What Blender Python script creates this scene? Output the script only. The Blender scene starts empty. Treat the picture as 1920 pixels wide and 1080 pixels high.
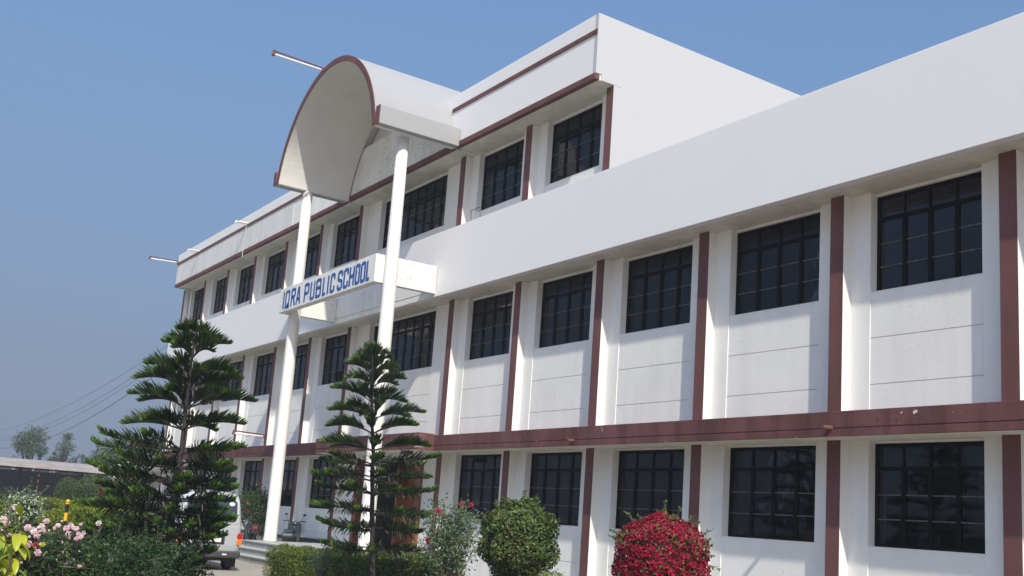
import bpy, bmesh, math, random
import numpy as np
from mathutils import Vector, Matrix
R_ = math.radians
random.seed(7); rng = np.random.default_rng(7)

# ------------------------------------------------------------------ camera
scene = bpy.context.scene
C = scene.collection
F_PX, PPX, PPY = 1966.026, 965.593, 625.597
CAM = Vector((7.677, -12.836, 1.6))
YAW, PITCH, ROLL = .989, .179, .071
fw = Vector((-math.sin(YAW)*math.cos(PITCH), math.cos(YAW)*math.cos(PITCH), math.sin(PITCH)))
rt = fw.cross(Vector((0, 0, 1))).normalized(); up = rt.cross(fw)
rt, up = math.cos(ROLL)*rt+math.sin(ROLL)*up, -math.sin(ROLL)*rt+math.cos(ROLL)*up
cd = bpy.data.cameras.new('camera'); cam = bpy.data.objects.new('camera', cd); C.objects.link(cam)
cam.matrix_world = Matrix(((rt.x, up.x, -fw.x, CAM.x), (rt.y, up.y, -fw.y, CAM.y), (rt.z, up.z, -fw.z, CAM.z), (0, 0, 0, 1)))
cd.sensor_width = 36; cd.lens = F_PX/1920*36
cd.shift_x = -(PPX-960)/1920; cd.shift_y = (PPY-540)/1920
cd.clip_start = .05; cd.clip_end = 3000
scene.camera = cam

def at(u, v, D):            # place along a sight line at a chosen depth (used to choose real positions)
    return CAM+(fw+rt*((u-PPX)/F_PX)+up*((PPY-v)/F_PX))*D

# ------------------------------------------------------------------ light
SUNDIR = Vector((2.7, -1.0, 2.68)).normalized()     # towards the sun
elev = math.asin(SUNDIR.z); azim = math.atan2(SUNDIR.x, SUNDIR.y)
w = bpy.data.worlds.new('World'); scene.world = w; w.use_nodes = True
wn = w.node_tree.nodes; wl = w.node_tree.links
sky = wn.new('ShaderNodeTexSky'); sky.sky_type = 'NISHITA'; sky.sun_disc = False
sky.sun_elevation = elev; sky.sun_rotation = azim
sky.altitude = 100; sky.air_density = 1.0; sky.dust_density = .7; sky.ozone_density = 1.2
bg = wn['Background']; bg.inputs['Strength'].default_value = .13
wtc = wn.new('ShaderNodeTexCoord'); wsep = wn.new('ShaderNodeSeparateXYZ'); wl.new(wtc.outputs['Generated'], wsep.inputs[0])
wr = wn.new('ShaderNodeValToRGB'); wl.new(wsep.outputs['Z'], wr.inputs[0]); we = wr.color_ramp.elements
we[0].position = 0; we[0].color = (1, 1, 1, 1); we[1].position = .75; we[1].color = (.0, .0, .0, 1)
e_ = we.new(.12); e_.color = (.95, .95, .95, 1); e_ = we.new(.30); e_.color = (.74, .74, .74, 1)
wm = wn.new('ShaderNodeMix'); wm.data_type = 'RGBA'; wl.new(wr.outputs[0], wm.inputs[0])
wb = wn.new('ShaderNodeMix'); wb.data_type = 'RGBA'; wb.blend_type = 'MULTIPLY'; wb.inputs[0].default_value = 1; wb.inputs[7].default_value = (.71, 1.04, 1.26, 1)
wl.new(sky.outputs[0], wb.inputs[6]); wl.new(wb.outputs[2], wm.inputs[6]); wm.inputs[7].default_value = (1.02, 1.26, 1.78, 1)      # smog near the horizon
wd = wn.new('ShaderNodeVectorMath'); wd.operation = 'DOT_PRODUCT'; wd.inputs[1].default_value = SUNDIR; wl.new(wtc.outputs['Generated'], wd.inputs[0])
wx = wn.new('ShaderNodeMath'); wx.operation = 'MAXIMUM'; wx.inputs[1].default_value = 0; wl.new(wd.outputs['Value'], wx.inputs[0])
wv = wn.new('ShaderNodeCombineXYZ'); [wl.new(wx.outputs[0], wv.inputs[i]) for i in range(3)]
wy = wn.new('ShaderNodeVectorMath'); wy.operation = 'MULTIPLY_ADD'; wl.new(wv.outputs[0], wy.inputs[0]); wy.inputs[1].default_value = (2.05, 1.08, .62); wy.inputs[2].default_value = (1, 1, 1)
wz = wn.new('ShaderNodeVectorMath'); wz.operation = 'MULTIPLY'; wl.new(wm.outputs[2], wz.inputs[0]); wl.new(wy.outputs[0], wz.inputs[1])   # warm hazy glow added on the sun's side of the sky to fill the shadows
wl.new(wz.outputs[0], bg.inputs['Color'])
sd = bpy.data.lights.new('sun', 'SUN'); sd.energy = 3.3; sd.angle = R_(.9); sd.color = (1, .94, .83)
sun = bpy.data.objects.new('sun', sd); C.objects.link(sun); sun.location = (30, -10, 30)
sun.rotation_euler = SUNDIR.to_track_quat('Z', 'Y').to_euler()
scene.view_settings.view_transform = 'Standard'; scene.view_settings.look = 'None'
scene.view_settings.exposure = 0.52; scene.view_settings.gamma = 1

# ------------------------------------------------------------------ materials
def nt(name):
    m = bpy.data.materials.new(name); m.use_nodes = True
    return m, m.node_tree.nodes, m.node_tree.links, m.node_tree.nodes['Principled BSDF']

def noise(n, l, scale, detail=4, stretch=(1, 1, 1), rough=.55):
    tc = n.new('ShaderNodeTexCoord'); mp = n.new('ShaderNodeMapping'); mp.inputs['Scale'].default_value = stretch
    ns = n.new('ShaderNodeTexNoise'); ns.inputs['Scale'].default_value = scale; ns.inputs['Detail'].default_value = detail
    ns.inputs['Roughness'].default_value = rough
    l.new(tc.outputs['Object'], mp.inputs['Vector']); l.new(mp.outputs[0], ns.inputs['Vector'])
    return ns.outputs['Fac']

def ramp(n, l, fac, stops):
    r = n.new('ShaderNodeValToRGB'); l.new(fac, r.inputs[0])
    el = r.color_ramp.elements
    while len(el) < len(stops): el.new(.5)
    for e, (p, c) in zip(el, stops): e.position = p; e.color = (*c, 1)
    return r.outputs[0]

def mixc(n, l, a, b, fac, mode='MULTIPLY'):
    m = n.new('ShaderNodeMix'); m.data_type = 'RGBA'; m.blend_type = mode
    if isinstance(fac, float): m.inputs[0].default_value = fac
    else: l.new(fac, m.inputs[0])
    for s, i in ((a, 6), (b, 7)):
        if isinstance(s, tuple): m.inputs[i].default_value = (*s, 1)
        else: l.new(s, m.inputs[i])
    return m.outputs[2]

def bump(n, l, b, fac, strength, dist=.01):
    bp = n.new('ShaderNodeBump'); bp.inputs['Strength'].default_value = strength; bp.inputs['Distance'].default_value = dist
    l.new(fac, bp.inputs['Height']); l.new(bp.outputs[0], b.inputs['Normal'])

def paint(name, col, streak=.12, blot=.1, rough=.8, spots=0, ribs=False, spotcol=(.25, .25, .25), chips=None):
    m, n, l, b = nt(name)
    c = tuple(col)
    s = ramp(n, l, noise(n, l, 2.2, 6, (1.6, 1.6, .16)), [(.38, (1-streak*2.2, 1-streak*2.3, 1-streak*2.6)), (.56, (1, 1, 1))])
    t = ramp(n, l, noise(n, l, 1.1, 5), [(.35, (1-blot, 1-blot, 1-blot*1.2)), (.65, (1, 1, 1))])
    o = mixc(n, l, c, s, 1.0); o = mixc(n, l, o, t, 1.0)
    if spots:
        f = ramp(n, l, noise(n, l, 26, 5, (1, 1, .7), .7), [(.66-spots*.1, (0, 0, 0)), (.72-spots*.1, (1, 1, 1))])
        big = ramp(n, l, noise(n, l, .9, 3), [(.5, (0, 0, 0)), (.62, (1, 1, 1))])
        g = mixc(n, l, f, big, 1.0)
        o = mixc(n, l, o, spotcol, g, 'MIX')
    if chips:
        f = ramp(n, l, noise(n, l, chips[0], 4, (1, 1, 1), .65), [(chips[1], (0, 0, 0)), (chips[1]+.012, (1, 1, 1))]); o = mixc(n, l, o, chips[2], f, 'MIX')
    l.new(o, b.inputs['Base Color']); b.inputs['Roughness'].default_value = rough
    b.inputs['Specular IOR Level'].default_value = .3
    if ribs:
        tc = n.new('ShaderNodeTexCoord'); wv = n.new('ShaderNodeTexWave'); wv.inputs['Scale'].default_value = 3.2
        l.new(tc.outputs['Object'], wv.inputs['Vector']); bump(n, l, b, wv.outputs['Fac'], .9, .03)
    else:
        bump(n, l, b, noise(n, l, 45, 4), .25, .004)
    return m

def flat(name, col, rough=.5, metal=0., var=.15, sc=8):
    m, n, l, b = nt(name)
    t = ramp(n, l, noise(n, l, sc, 4), [(.3, (1-var,)*3), (.7, (1, 1, 1))])
    l.new(mixc(n, l, tuple(col), t, 1.0), b.inputs['Base Color'])
    b.inputs['Roughness'].default_value = rough; b.inputs['Metallic'].default_value = metal
    return m

def leafm(name, col, trans=.3, rough=.5):
    m, n, l, b = nt(name)
    t = ramp(n, l, noise(n, l, 3, 3), [(.3, (.72, .76, .7)), (.7, (1.15, 1.12, 1.1))])
    c = mixc(n, l, tuple(col), t, 1.0)
    l.new(c, b.inputs['Base Color']); b.inputs['Roughness'].default_value = rough
    b.inputs['Specular IOR Level'].default_value = .35
    tr = n.new('ShaderNodeBsdfTranslucent'); l.new(c, tr.inputs['Color'])
    mx = n.new('ShaderNodeMixShader'); mx.inputs[0].default_value = trans
    l.new(b.outputs[0], mx.inputs[1]); l.new(tr.outputs[0], mx.inputs[2]); l.new(mx.outputs[0], n['Material Output'].inputs['Surface'])
    return m

M = {}
M['wall'] = paint('white_wall_paint', (.785, .78, .755), .022, .05, .85, .5, spotcol=(.5, .46, .38), chips=(38, .745, (.4, .37, .32)))
M['soffit'] = paint('soffit_paint', (.74, .72, .65), .04, .16, .9)
M['fascia'] = paint('smooth_fascia_paint', (.765, .757, .755), .0, .015, .75)
M['side'] = paint('side_paint_toned_for_sun', (.455, .46, .475), .0, .012, .75)  # white side wall, colour darkened to offset the direct sun on it
M['vault'] = paint('vault_paint_toned_for_sun', (.33, .33, .335), .0, .02, .8)  # outer vault and edge beams: colour lowered to counter the strong sunlight
M['vault_in'] = paint('vault_plaster', (.70, .69, .66), .015, .05, .9, .3, spotcol=(.35, .35, .32))
M['old'] = paint('weathered_white_paint', (.80, .79, .76), .03, .08, .85, 1.0, spotcol=(.18, .18, .17))
M['ribbed'] = paint('ribbed_white_paint', (.72, .72, .72), .04, .04, .8, 0, True)
M['maroon'] = paint('maroon_paint', (.165, .072, .070), .08, .2, .75, .4, spotcol=(.10, .05, .05), chips=(7, .735, (.6, .57, .54)))
M['maroon_band'] = paint('weathered_maroon_paint', (.168, .070, .069), .14, .3, .75, .9, spotcol=(.055, .033, .036), chips=(6.5, .695, (.6, .57, .54)))
M['column'] = paint('column_paint', (.80, .775, .74), .05, .04, .6, .7, spotcol=(.35, .33, .3))
M['steel'] = paint('black_steel_frame', (.005, .005, .006), .0, .2, .6, chips=(30, .70, (.13, .115, .10)))
M['steel'].node_tree.nodes['Principled BSDF'].inputs['Specular IOR Level'].default_value = .06
M['bar'] = flat('thin_steel_bar', (.16, .165, .17), .6, .1, .4, 30)
M['putty'] = flat('chipped_glazing_putty', (.16, .15, .13), .8, 0, .85, 25)
M['wood'] = flat('varnished_door_wood', (.24, .075, .028), .4, 0, .45, 5)
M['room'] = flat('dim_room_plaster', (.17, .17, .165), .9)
M['granite'] = paint('grey_step_stone', (.33, .33, .315), .05, .12, .8)
M['tread'] = flat('step_tread_stone', (.42, .42, .4), .7)
M['concrete'] = paint('driveway_concrete', (.36, .33, .28), .02, .18, .9)
M['darkstone'] = flat('dark_skirting_stone', (.03, .03, .035), .5)
M['blue'] = paint('blue_sign_paint', (.045, .12, .36), .05, .12, .7, .55, spotcol=(.5, .52, .55))
M['pvc'] = flat('white_plastic_pipe', (.62, .6, .55), .5)
M['tube'] = flat('white_lamp_tube', (.8, .8, .78), .25)
M['curtain'] = flat('pale_curtain', (.45, .47, .48), .9)
M['cloth'] = flat('white_cloth', (.6, .63, .68), .9)
M['trunk'] = flat('bark', (.055, .046, .04), .95, 0, .5, 20)
M['twig'] = flat('thin_twigs', (.13, .10, .08), .9)
M['n_dark'] = leafm('old_needles', (.022, .034, .012), .08)
M['n_mid'] = leafm('green_needles', (.030, .060, .012), .12)
M['n_tip'] = leafm('fresh_needles', (.10, .20, .02), .25)
M['n_dead'] = leafm('dead_needles', (.16, .10, .05), .1)
M['h_yel'] = leafm('yellow_hedge_leaves', (.21, .245, .018), .25)
M['h_grn'] = leafm('hedge_leaves', (.055, .11, .014), .2)
M['h_drk'] = leafm('dark_hedge_leaves', (.022, .045, .011), .15)
M['b_grn'] = leafm('bush_leaves', (.12, .175, .045), .25)
M['b_drk'] = leafm('dark_bush_leaves', (.035, .06, .017), .2)  # darker leaf tone, mixed in at random
M['b_red'] = leafm('reddish_young_leaves', (.14, .08, .04), .25)
M['brct'] = leafm('crimson_bracts', (.42, .006, .052), .3)
M['brct2'] = leafm('deep_red_bracts', (.20, .005, .018), .3)
M['g_grey'] = leafm('grey_green_leaves', (.13, .19, .12), .25)
M['g_ball'] = leafm('topiary_leaves', (.075, .10, .045), .2)
M['r_leaf'] = leafm('rose_leaves', (.035, .075, .022), .25)
M['pink'] = leafm('pink_petals', (.70, .47, .54), .35)
M['pink2'] = leafm('pale_petals', (.75, .62, .62), .35)
M['y_leaf'] = leafm('yellow_green_leaves', (.42, .44, .035), .35, .35)
M['y_leaf2'] = leafm('mottled_green_leaves', (.24, .33, .05), .35, .35)
M['wflower'] = leafm('white_flower_petals', (.62, .66, .5), .3)
M['earth'] = flat('dry_pale_earth', (.46, .39, .29), .95, 0, .3, 1)
M['lawn'] = flat('lawn_grass', (.06, .095, .025), .95, 0, .5, 3)
M['soil'] = flat('garden_soil', (.11, .085, .06), .95, 0, .4, 6)
M['eu'] = leafm('far_tree_leaves', (.085, .12, .045), .25)
M['eu2'] = leafm('far_tree_dark_leaves', (.05, .075, .03), .2)
M['yellow'] = flat('yellow_paint', (.75, .42, .01), .5)
M['black'] = flat('black_paint', (.012, .012, .012), .45)
M['tin'] = paint('rusty_tin_roof', (.42, .36, .32), .1, .3, .7)
M['brickwall'] = flat('grey_rear_wall', (.11, .10, .10), .9, 0, .25, 4)
M['van'] = flat('silver_white_car_paint', (.50, .51, .52), .22, .25, .04)
M['vglass'] = flat('dark_car_glass', (.025, .035, .04), .06)
M['rubber'] = flat('tyre_rubber', (.015, .015, .015), .85)
M['plastic'] = flat('dark_grey_plastic', (.045, .045, .05), .6)
M['lred'] = flat('red_lamp_lens', (.45, .02, .012), .2)
M['lorg'] = flat('orange_lamp_lens', (.7, .18, .02), .2)
M['chrome'] = flat('chrome', (.7, .7, .7), .18, 1., .03)
M['bikered'] = flat('red_motorcycle_paint', (.28, .02, .02), .25)
M['bikeblk'] = flat('black_motorcycle_paint', (.02, .022, .026), .22)
M['bikesil'] = flat('silver_scooter_paint', (.32, .33, .33), .25, .4)
M['scootdk'] = flat('dark_teal_scooter_paint', (.03, .045, .055), .3)
M['seat'] = flat('black_seat_vinyl', (.02, .02, .02), .5)
M['wire'] = flat('black_cable', (.03, .03, .03), .7)
M['redroof'] = flat('red_roof', (.35, .10, .08), .7)
M['banner'] = flat('coloured_banner', (.30, .62, .48), .6)
M['bannerred'] = flat('red_banner', (.5, .06, .07), .6)
M['bannerw'] = flat('white_banner', (.6, .58, .58), .6)

def glass_mat():
    m, n, l, b = nt('window_glass'); n.remove(b)
    tr = n.new('ShaderNodeBsdfTransparent'); tr.inputs[0].default_value = (.40, .41, .43, 1)
    gl = n.new('ShaderNodeBsdfGlossy'); gl.inputs['Roughness'].default_value = .03; gl.inputs['Color'].default_value = (.74, .74, .76, 1)
    fr = n.new('ShaderNodeFresnel'); fr.inputs[0].default_value = 1.5
    bp = n.new('ShaderNodeBump'); bp.inputs['Strength'].default_value = .15; bp.inputs['Distance'].default_value = .02
    l.new(noise(n, l, 2.5, 2), bp.inputs['Height']); l.new(bp.outputs[0], gl.inputs['Normal']); l.new(bp.outputs[0], fr.inputs['Normal'])
    mx = n.new('ShaderNodeMixShader'); l.new(fr.outputs[0], mx.inputs[0]); l.new(tr.outputs[0], mx.inputs[1]); l.new(gl.outputs[0], mx.inputs[2])
    l.new(mx.outputs[0], n['Material Output'].inputs['Surface'])
    return m
M['glass'] = glass_mat()

# ------------------------------------------------------------------ mesh helpers
class MB:
    def __init__(s): s.v = []; s.f = []; s.m = []
    def quad(s, pts, m=0):
        i = len(s.v); s.v += [tuple(p) for p in pts]; s.f.append(tuple(range(i, i+len(pts)))); s.m.append(m)
    def box(s, x0, x1, y0, y1, z0, z1, m=0, front=None, bottom=None, side=None, top=None):
        i = len(s.v)
        s.v += [(x0, y0, z0), (x1, y0, z0), (x1, y1, z0), (x0, y1, z0), (x0, y0, z1), (x1, y0, z1), (x1, y1, z1), (x0, y1, z1)]
        for q, mm in (((0, 3, 2, 1), bottom), ((4, 5, 6, 7), top), ((0, 1, 5, 4), front), ((1, 2, 6, 5), side), ((2, 3, 7, 6), None), ((3, 0, 4, 7), None)):
            s.f.append(tuple(i+k for k in q)); s.m.append(m if mm is None else mm)
        return s
    def tube(s, pts, rad, n=8, m=0, cap=True):
        pts = [Vector(p) for p in pts]
        if not isinstance(rad, (list, tuple)): rad = [rad]*len(pts)
        base = len(s.v); prev = None
        for k, p in enumerate(pts):
            t = (pts[min(k+1, len(pts)-1)]-pts[max(k-1, 0)])
            t = t.normalized() if t.length > 1e-9 else Vector((0, 0, 1))
            a = prev if prev is not None else (Vector((0, 0, 1)) if abs(t.z) < .9 else Vector((1, 0, 0)))
            x = (a-t*a.dot(t))
            if x.length < 1e-6: x = t.orthogonal()
            x.normalize(); prev = x; y = t.cross(x)
            for j in range(n):
                an = 2*math.pi*j/n; q = p+(x*math.cos(an)+y*math.sin(an))*rad[k]; s.v.append((q.x, q.y, q.z))
        for k in range(len(pts)-1):
            for j in range(n):
                a0 = base+k*n+j; a1 = base+k*n+(j+1) % n
                s.f.append((a0, a1, a1+n, a0+n)); s.m.append(m)
        if cap:
            s.f.append(tuple(base+j for j in reversed(range(n)))); s.m.append(m)
            s.f.append(tuple(base+(len(pts)-1)*n+j for j in range(n))); s.m.append(m)
        return s
    def prism(s, poly, axis, a, b, m=0, capm=None):      # 2-D outline extruded along an axis
        def P(p, d): return {0: (d, p[0], p[1]), 1: (p[0], d, p[1]), 2: (p[0], p[1], d)}[axis]
        i = len(s.v); n = len(poly)
        s.v += [P(p, a) for p in poly]+[P(p, b) for p in poly]
        for k in range(n):
            s.f.append((i+k, i+(k+1) % n, i+n+(k+1) % n, i+n+k)); s.m.append(m)
        s.f.append(tuple(i+k for k in reversed(range(n)))); s.m.append(m if capm is None else capm)
        s.f.append(tuple(i+n+k for k in range(n))); s.m.append(m if capm is None else capm)
        return s
    def ell(s, c, r, nu=16, nv=10, m=0, jit=0):
        i = len(s.v)
        for a in range(nv+1):
            th = math.pi*a/nv
            for b_ in range(nu):
                ph = 2*math.pi*b_/nu; k = 1+random.uniform(-jit, jit)
                s.v.append((c[0]+r[0]*k*math.sin(th)*math.cos(ph), c[1]+r[1]*k*math.sin(th)*math.sin(ph), c[2]+r[2]*k*math.cos(th)))
        for a in range(nv):
            for b_ in range(nu):
                s.f.append((i+a*nu+b_, i+(a+1)*nu+b_, i+(a+1)*nu+(b_+1) % nu, i+a*nu+(b_+1) % nu)); s.m.append(m)
        return s
    def build(s, name, mats, parent=None, smooth=False, bevel=0, loc=None):
        me = bpy.data.meshes.new(name)
        me.from_pydata(s.v, [], s.f)
        if isinstance(mats, str): mats = [mats]
        for mm in mats: me.materials.append(M[mm])
        me.polygons.foreach_set('material_index', s.m)
        if smooth: me.polygons.foreach_set('use_smooth', [True]*len(s.f))
        if loc is not None:
            me.transform(Matrix.Translation(-Vector(loc)))
        o = bpy.data.objects.new(name, me); C.objects.link(o)
        if loc is not None: o.location = loc
        if not smooth and len(s.f) < 3000:
            bm = bmesh.new(); bm.from_mesh(me); bmesh.ops.recalc_face_normals(bm, faces=bm.faces); bm.to_mesh(me); bm.free()
        if bevel:
            b = o.modifiers.new('bevel', 'BEVEL'); b.width = bevel; b.segments = 2; b.limit_method = 'ANGLE'
        if parent is not None:
            o.parent = parent
            if loc is None and parent.type == 'EMPTY': o.location = -parent.location
            elif loc is not None: o.location = Vector(loc)-world_loc(parent)
            else: o.location = -world_loc(parent)
        return o

def world_loc(o):
    p = Vector(o.location)
    while o.parent is not None: o = o.parent; p = p+Vector(o.location)
    return p

def tag(o, label=None, cat=None, group=None, kind=None):
    for k, v in (('label', label), ('category', cat), ('group', group), ('kind', kind)):
        if v: o[k] = v
    return o
def thing(name, label, cat, loc=(0, 0, 0), group=None):
    o = bpy.data.objects.new(name, None); o.location = loc; o.empty_display_size = .3; C.objects.link(o)
    return tag(o, label, cat, group)
def copy_thing(o, loc, rz=None, parent=None):
    c = o.copy(); C.objects.link(c)
    if parent is None:
        c.location = loc
        if rz is not None: c.rotation_euler = (0, 0, rz)
    else: c.parent = parent
    for ch in o.children: copy_thing(ch, None, None, c)
    return c

# leaves as arrays: P positions, N facing, returned as one mesh part
def leafmesh(mb, P, N, size, aspect=.5, mats=(0,), probs=None, fold=.18, droop=None):
    n = len(P); N = N/np.maximum(np.linalg.norm(N, axis=1, keepdims=True), 1e-6)
    A = rng.normal(size=(n, 3))
    if droop is not None: A = A*.5+np.array(droop)
    A -= N*(A*N).sum(1, keepdims=True); A /= np.maximum(np.linalg.norm(A, axis=1, keepdims=True), 1e-6)
    B = np.cross(N, A); s = (size*rng.uniform(.65, 1.3, n))[:, None]
    v = np.stack([P-A*s*.5, P+B*s*aspect*.5+N*s*fold-A*s*.05, P+A*s*.5, P-B*s*aspect*.5+N*s*fold-A*s*.05], 1).reshape(-1, 3)
    i = len(mb.v); mb.v += [tuple(x) for x in v.tolist()]
    mi = rng.choice(mats, size=n, p=probs).tolist()
    for k in range(n):
        b = i+4*k; mb.f.append((b, b+1, b+2)); mb.f.append((b, b+2, b+3)); mb.m += [mi[k], mi[k]]

def shell_points(n, c, r, lo=.78, lump=.12, zmin=-1.):
    d = rng.normal(size=(n*2, 3)); d /= np.linalg.norm(d, axis=1, keepdims=True); d = d[d[:, 2] > zmin][:n]
    k = 1+lump*(np.sin(d[:, 0]*7+c[0])*np.cos(d[:, 1]*6+c[1]*2)+.6*np.sin(d[:, 2]*9+c[2]*3))*.6
    rad = lo+(1-lo)*rng.random(len(d))**.5
    P = np.array(c)+d*np.array(r)*(rad*k)[:, None]
    return P, d+rng.normal(size=d.shape)*.55

# ------------------------------------------------------------------ ground
g = MB(); g.quad([(-1500, -1500, 0), (1500, -1500, 0), (1500, 1500, 0), (-1500, 1500, 0)])
tag(g.build('ground', 'earth'), kind='structure', label='dry pale ground reaching the horizon')
GZ = .15

g = MB()
g.prism([(-60, -9.0), (-17.2, -9.0), (-12.3, -7.4), (-11.2, -5.2), (-14.6, -3.6), (-14.6, .6), (-60, .6)], 2, -.2, GZ)
tag(g.build('driveway', 'concrete', bevel=.01), kind='structure', label='pale concrete driveway in front of the entrance steps')
g = MB()
g.prism([(-14.5, -3.55), (-11.1, -5.1), (-12.2, -7.5), (-17.1, -9.1), (-17, -14), (6, -14), (6, -2.4), (-14.5, -2.4)], 2, -.2, GZ-.004)
tag(g.build('garden_bed', 'soil'), kind='structure', label='brown garden soil under the shrubs')
g = MB(); g.box(-14.55, 16, -2.38, .6, -.2, GZ)  # unseen strip, added pale so it bounces warm light onto the facade
tag(g.build('pavement', 'concrete', bevel=.01), kind='structure', label='unseen pale concrete pavement added along the foot of the wall to bounce light')
g = MB()
g.prism([(-60, -9.1), (-17.2, -9.1), (-17.1, -24), (-60, -24)], 2, -.2, GZ-.002)
tag(g.build('lawn', 'lawn'), kind='structure', label='green lawn between the hedges')

# ------------------------------------------------------------------ school building
B = 3.0; E_ = 5.991; PW = .261
dd = [-.156, .006, .036, .032, .037, .05, .045, .086, .07, -.064, -.107, -.039, .009]
def PX(k):
    if k < 0: return -k*B-.156
    return (-k*B if k <= 5 else -5*B-E_-(k-6)*B)+dd[k]
YW, YP, YF = .193, .207, .365          # wall face, panel face, window frame face
Z0, ZB0, ZBM, ZB1, ZF0, ZF1, ZR0, ZR1 = GZ, 3.18, 3.296, 3.544, 7.03, 8.704, 10.81, 12.283
YBAND, YF1, YF2 = -.488, -.467, -.496
XL = -38.667; XRT = 9.2; XS = -8.73
school = thing('school_building', 'long white three storey school building with maroon pilasters, steel windows and vaulted entrance canopy', 'building', (0, 0, 0))

wallmb = MB(); soff = MB()
floors = {0: (GZ-.1, 3.18, 1.63, 3.15), 1: (3.5, 7.03, 5.44, 6.985), 2: (8.0, 10.81, 9.24, 10.765)}
wins = []
for fl, (za, zb, w0, w1) in floors.items():
    for k in range(-2, 13):
        if fl == 2 and k < 4: continue
        xl = PX(k)+PW; xr = PX(k-1)
        if k == 6: L, Rr = -19.83, -15.94
        else: L, Rr = xl+.354, xr-.369
        door = (fl == 0 and k == 6)
        if door: L, Rr = -19.44, -15.90
        wallmb.box(xl-PW+.05, L, YW, .62, za, zb)
        wallmb.box(Rr, xr+.05, YW, .62, za, zb)
        if door: wallmb.box(L, Rr, YP, .62, 3.07, zb)
        else:
            wallmb.box(L, Rr, YP+.1, .62, w1, zb)           # lintel
            gs = [za, w0-1.42, w0-.712, w0]
            for a, b_ in zip(gs[:-1], gs[1:]):
                if b_-a > .05: wallmb.box(L, Rr, YP, .44, a+(.012 if a != za else 0), b_)
            wallmb.box(L, Rr, YP+.02, .62, za, w0-.02)
            # sloping sill inside the recess
            wins.append((fl, k, L, Rr, w0, w1))
# inner end pieces and body of the building
wallmb.box(XL+.02, PX(12)+.06, YW, .62, GZ-.1, 7.03)
wallmb.box(XL+.02, PX(12)+.06, YW, .62, 8.0, 10.81)
wallmb.box(XL+.02, XL+.3, .62, 12, GZ-.1, 12.2)
wallmb.box(XL+.3, XRT, 11.7, 12, GZ-.1, 8.4)
wallmb.build('wall', 'wall', school, bevel=0)
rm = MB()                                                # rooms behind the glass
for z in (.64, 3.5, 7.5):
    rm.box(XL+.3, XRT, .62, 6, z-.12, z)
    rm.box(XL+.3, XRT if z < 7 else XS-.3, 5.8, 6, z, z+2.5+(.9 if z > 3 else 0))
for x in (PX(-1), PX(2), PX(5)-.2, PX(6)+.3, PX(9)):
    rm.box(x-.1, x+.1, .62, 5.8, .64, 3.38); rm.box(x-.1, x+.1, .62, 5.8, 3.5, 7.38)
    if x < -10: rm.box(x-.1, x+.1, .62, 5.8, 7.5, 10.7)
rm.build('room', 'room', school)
s = MB()
s.box(XL, XRT, YF1+.02, 11.7, ZF0, ZF0+.3, bottom=0)
s.box(XL, XS-.02, YF2+.02, 11.7, ZR0, ZR0+.3)
s.box(XL, XRT, YBAND+.03, .62, ZB0, ZBM-.01)
s.build('soffit', 'soffit', school)
r = MB(); r.box(XL+.2, XRT-.1, .4, 11.7, 8.2, 8.35); r.box(XL+.3, XS-.2, .4, 11.7, 11.9, 12.0); r.build('roof', 'concrete', school)

f1 = MB(); f1.box(XL, XRT, YF1, YF1+.16, ZF0-.001, ZF1); f1.box(XL, XL+.16, YF1+.16, 12, ZF0-.001, ZF1)
f1.build('lower_parapet', 'fascia', school, bevel=.008)
# ribbed length of the lower parapet between the sign arms, with a drip line
fb = MB(); fb.box(-20.84, -15.03, YF1-.02, YF1-.002, ZF0+.16, 7.79); fb.box(-20.84, -14.86, YF1-.012, YF1-.002, ZF0-.003, ZF0+.145)
fb.build('parapet_band', 'old', school, bevel=.004)
# upper parapet
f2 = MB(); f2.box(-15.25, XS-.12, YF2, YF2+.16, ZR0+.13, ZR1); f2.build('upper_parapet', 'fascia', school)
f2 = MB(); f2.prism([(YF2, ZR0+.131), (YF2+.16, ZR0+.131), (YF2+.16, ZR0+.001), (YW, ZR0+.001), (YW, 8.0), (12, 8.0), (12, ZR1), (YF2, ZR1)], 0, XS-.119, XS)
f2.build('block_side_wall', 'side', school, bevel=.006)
f3 = MB(); f3.box(XL, -25.2, YF2, YF2+.16, ZR0+.13, 11.83); f3.build('ribbed_parapet', 'ribbed', school)
f4 = MB(); f4.box(-25.2, -20.7, YF2+.012, YF2+.16, ZR0+.13, 11.83); f4.box(-25.2, -20.7, YF2-.01, YF2+.16, 11.83, ZR1); f4.box(-20.7, -15.25, YF2+.004, YF2+.16, ZR0+.13, ZR1)
f4.build('weathered_parapet', 'old', school, bevel=.006)
f5 = MB(); f5.box(XL, -25.2, YF2-.01, YF2+.16, 11.83, ZR1); f5.box(XL, XL+.16, YF2+.16, 12, ZR0, ZR1); f5.build('parapet_top', 'fascia', school, bevel=.006)
st = MB()
st.box(XL-.004, XS-.1, YF2-.022, YF2+.1, ZR0-.003, ZR0+.13)
st.box(XS-.1, XS-.0, YF2-.022, YF2+.1, ZR0-.003, ZR0+.13)
st.box(XL-.004, -20.75, YF2-.028, YF2-.008, 11.825, 11.925); st.box(-14.7, XS-.01, YF2-.028, YF2-.008, 11.825, 11.925)
st.build('maroon_trim', 'maroon', school, bevel=.004)

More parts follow.
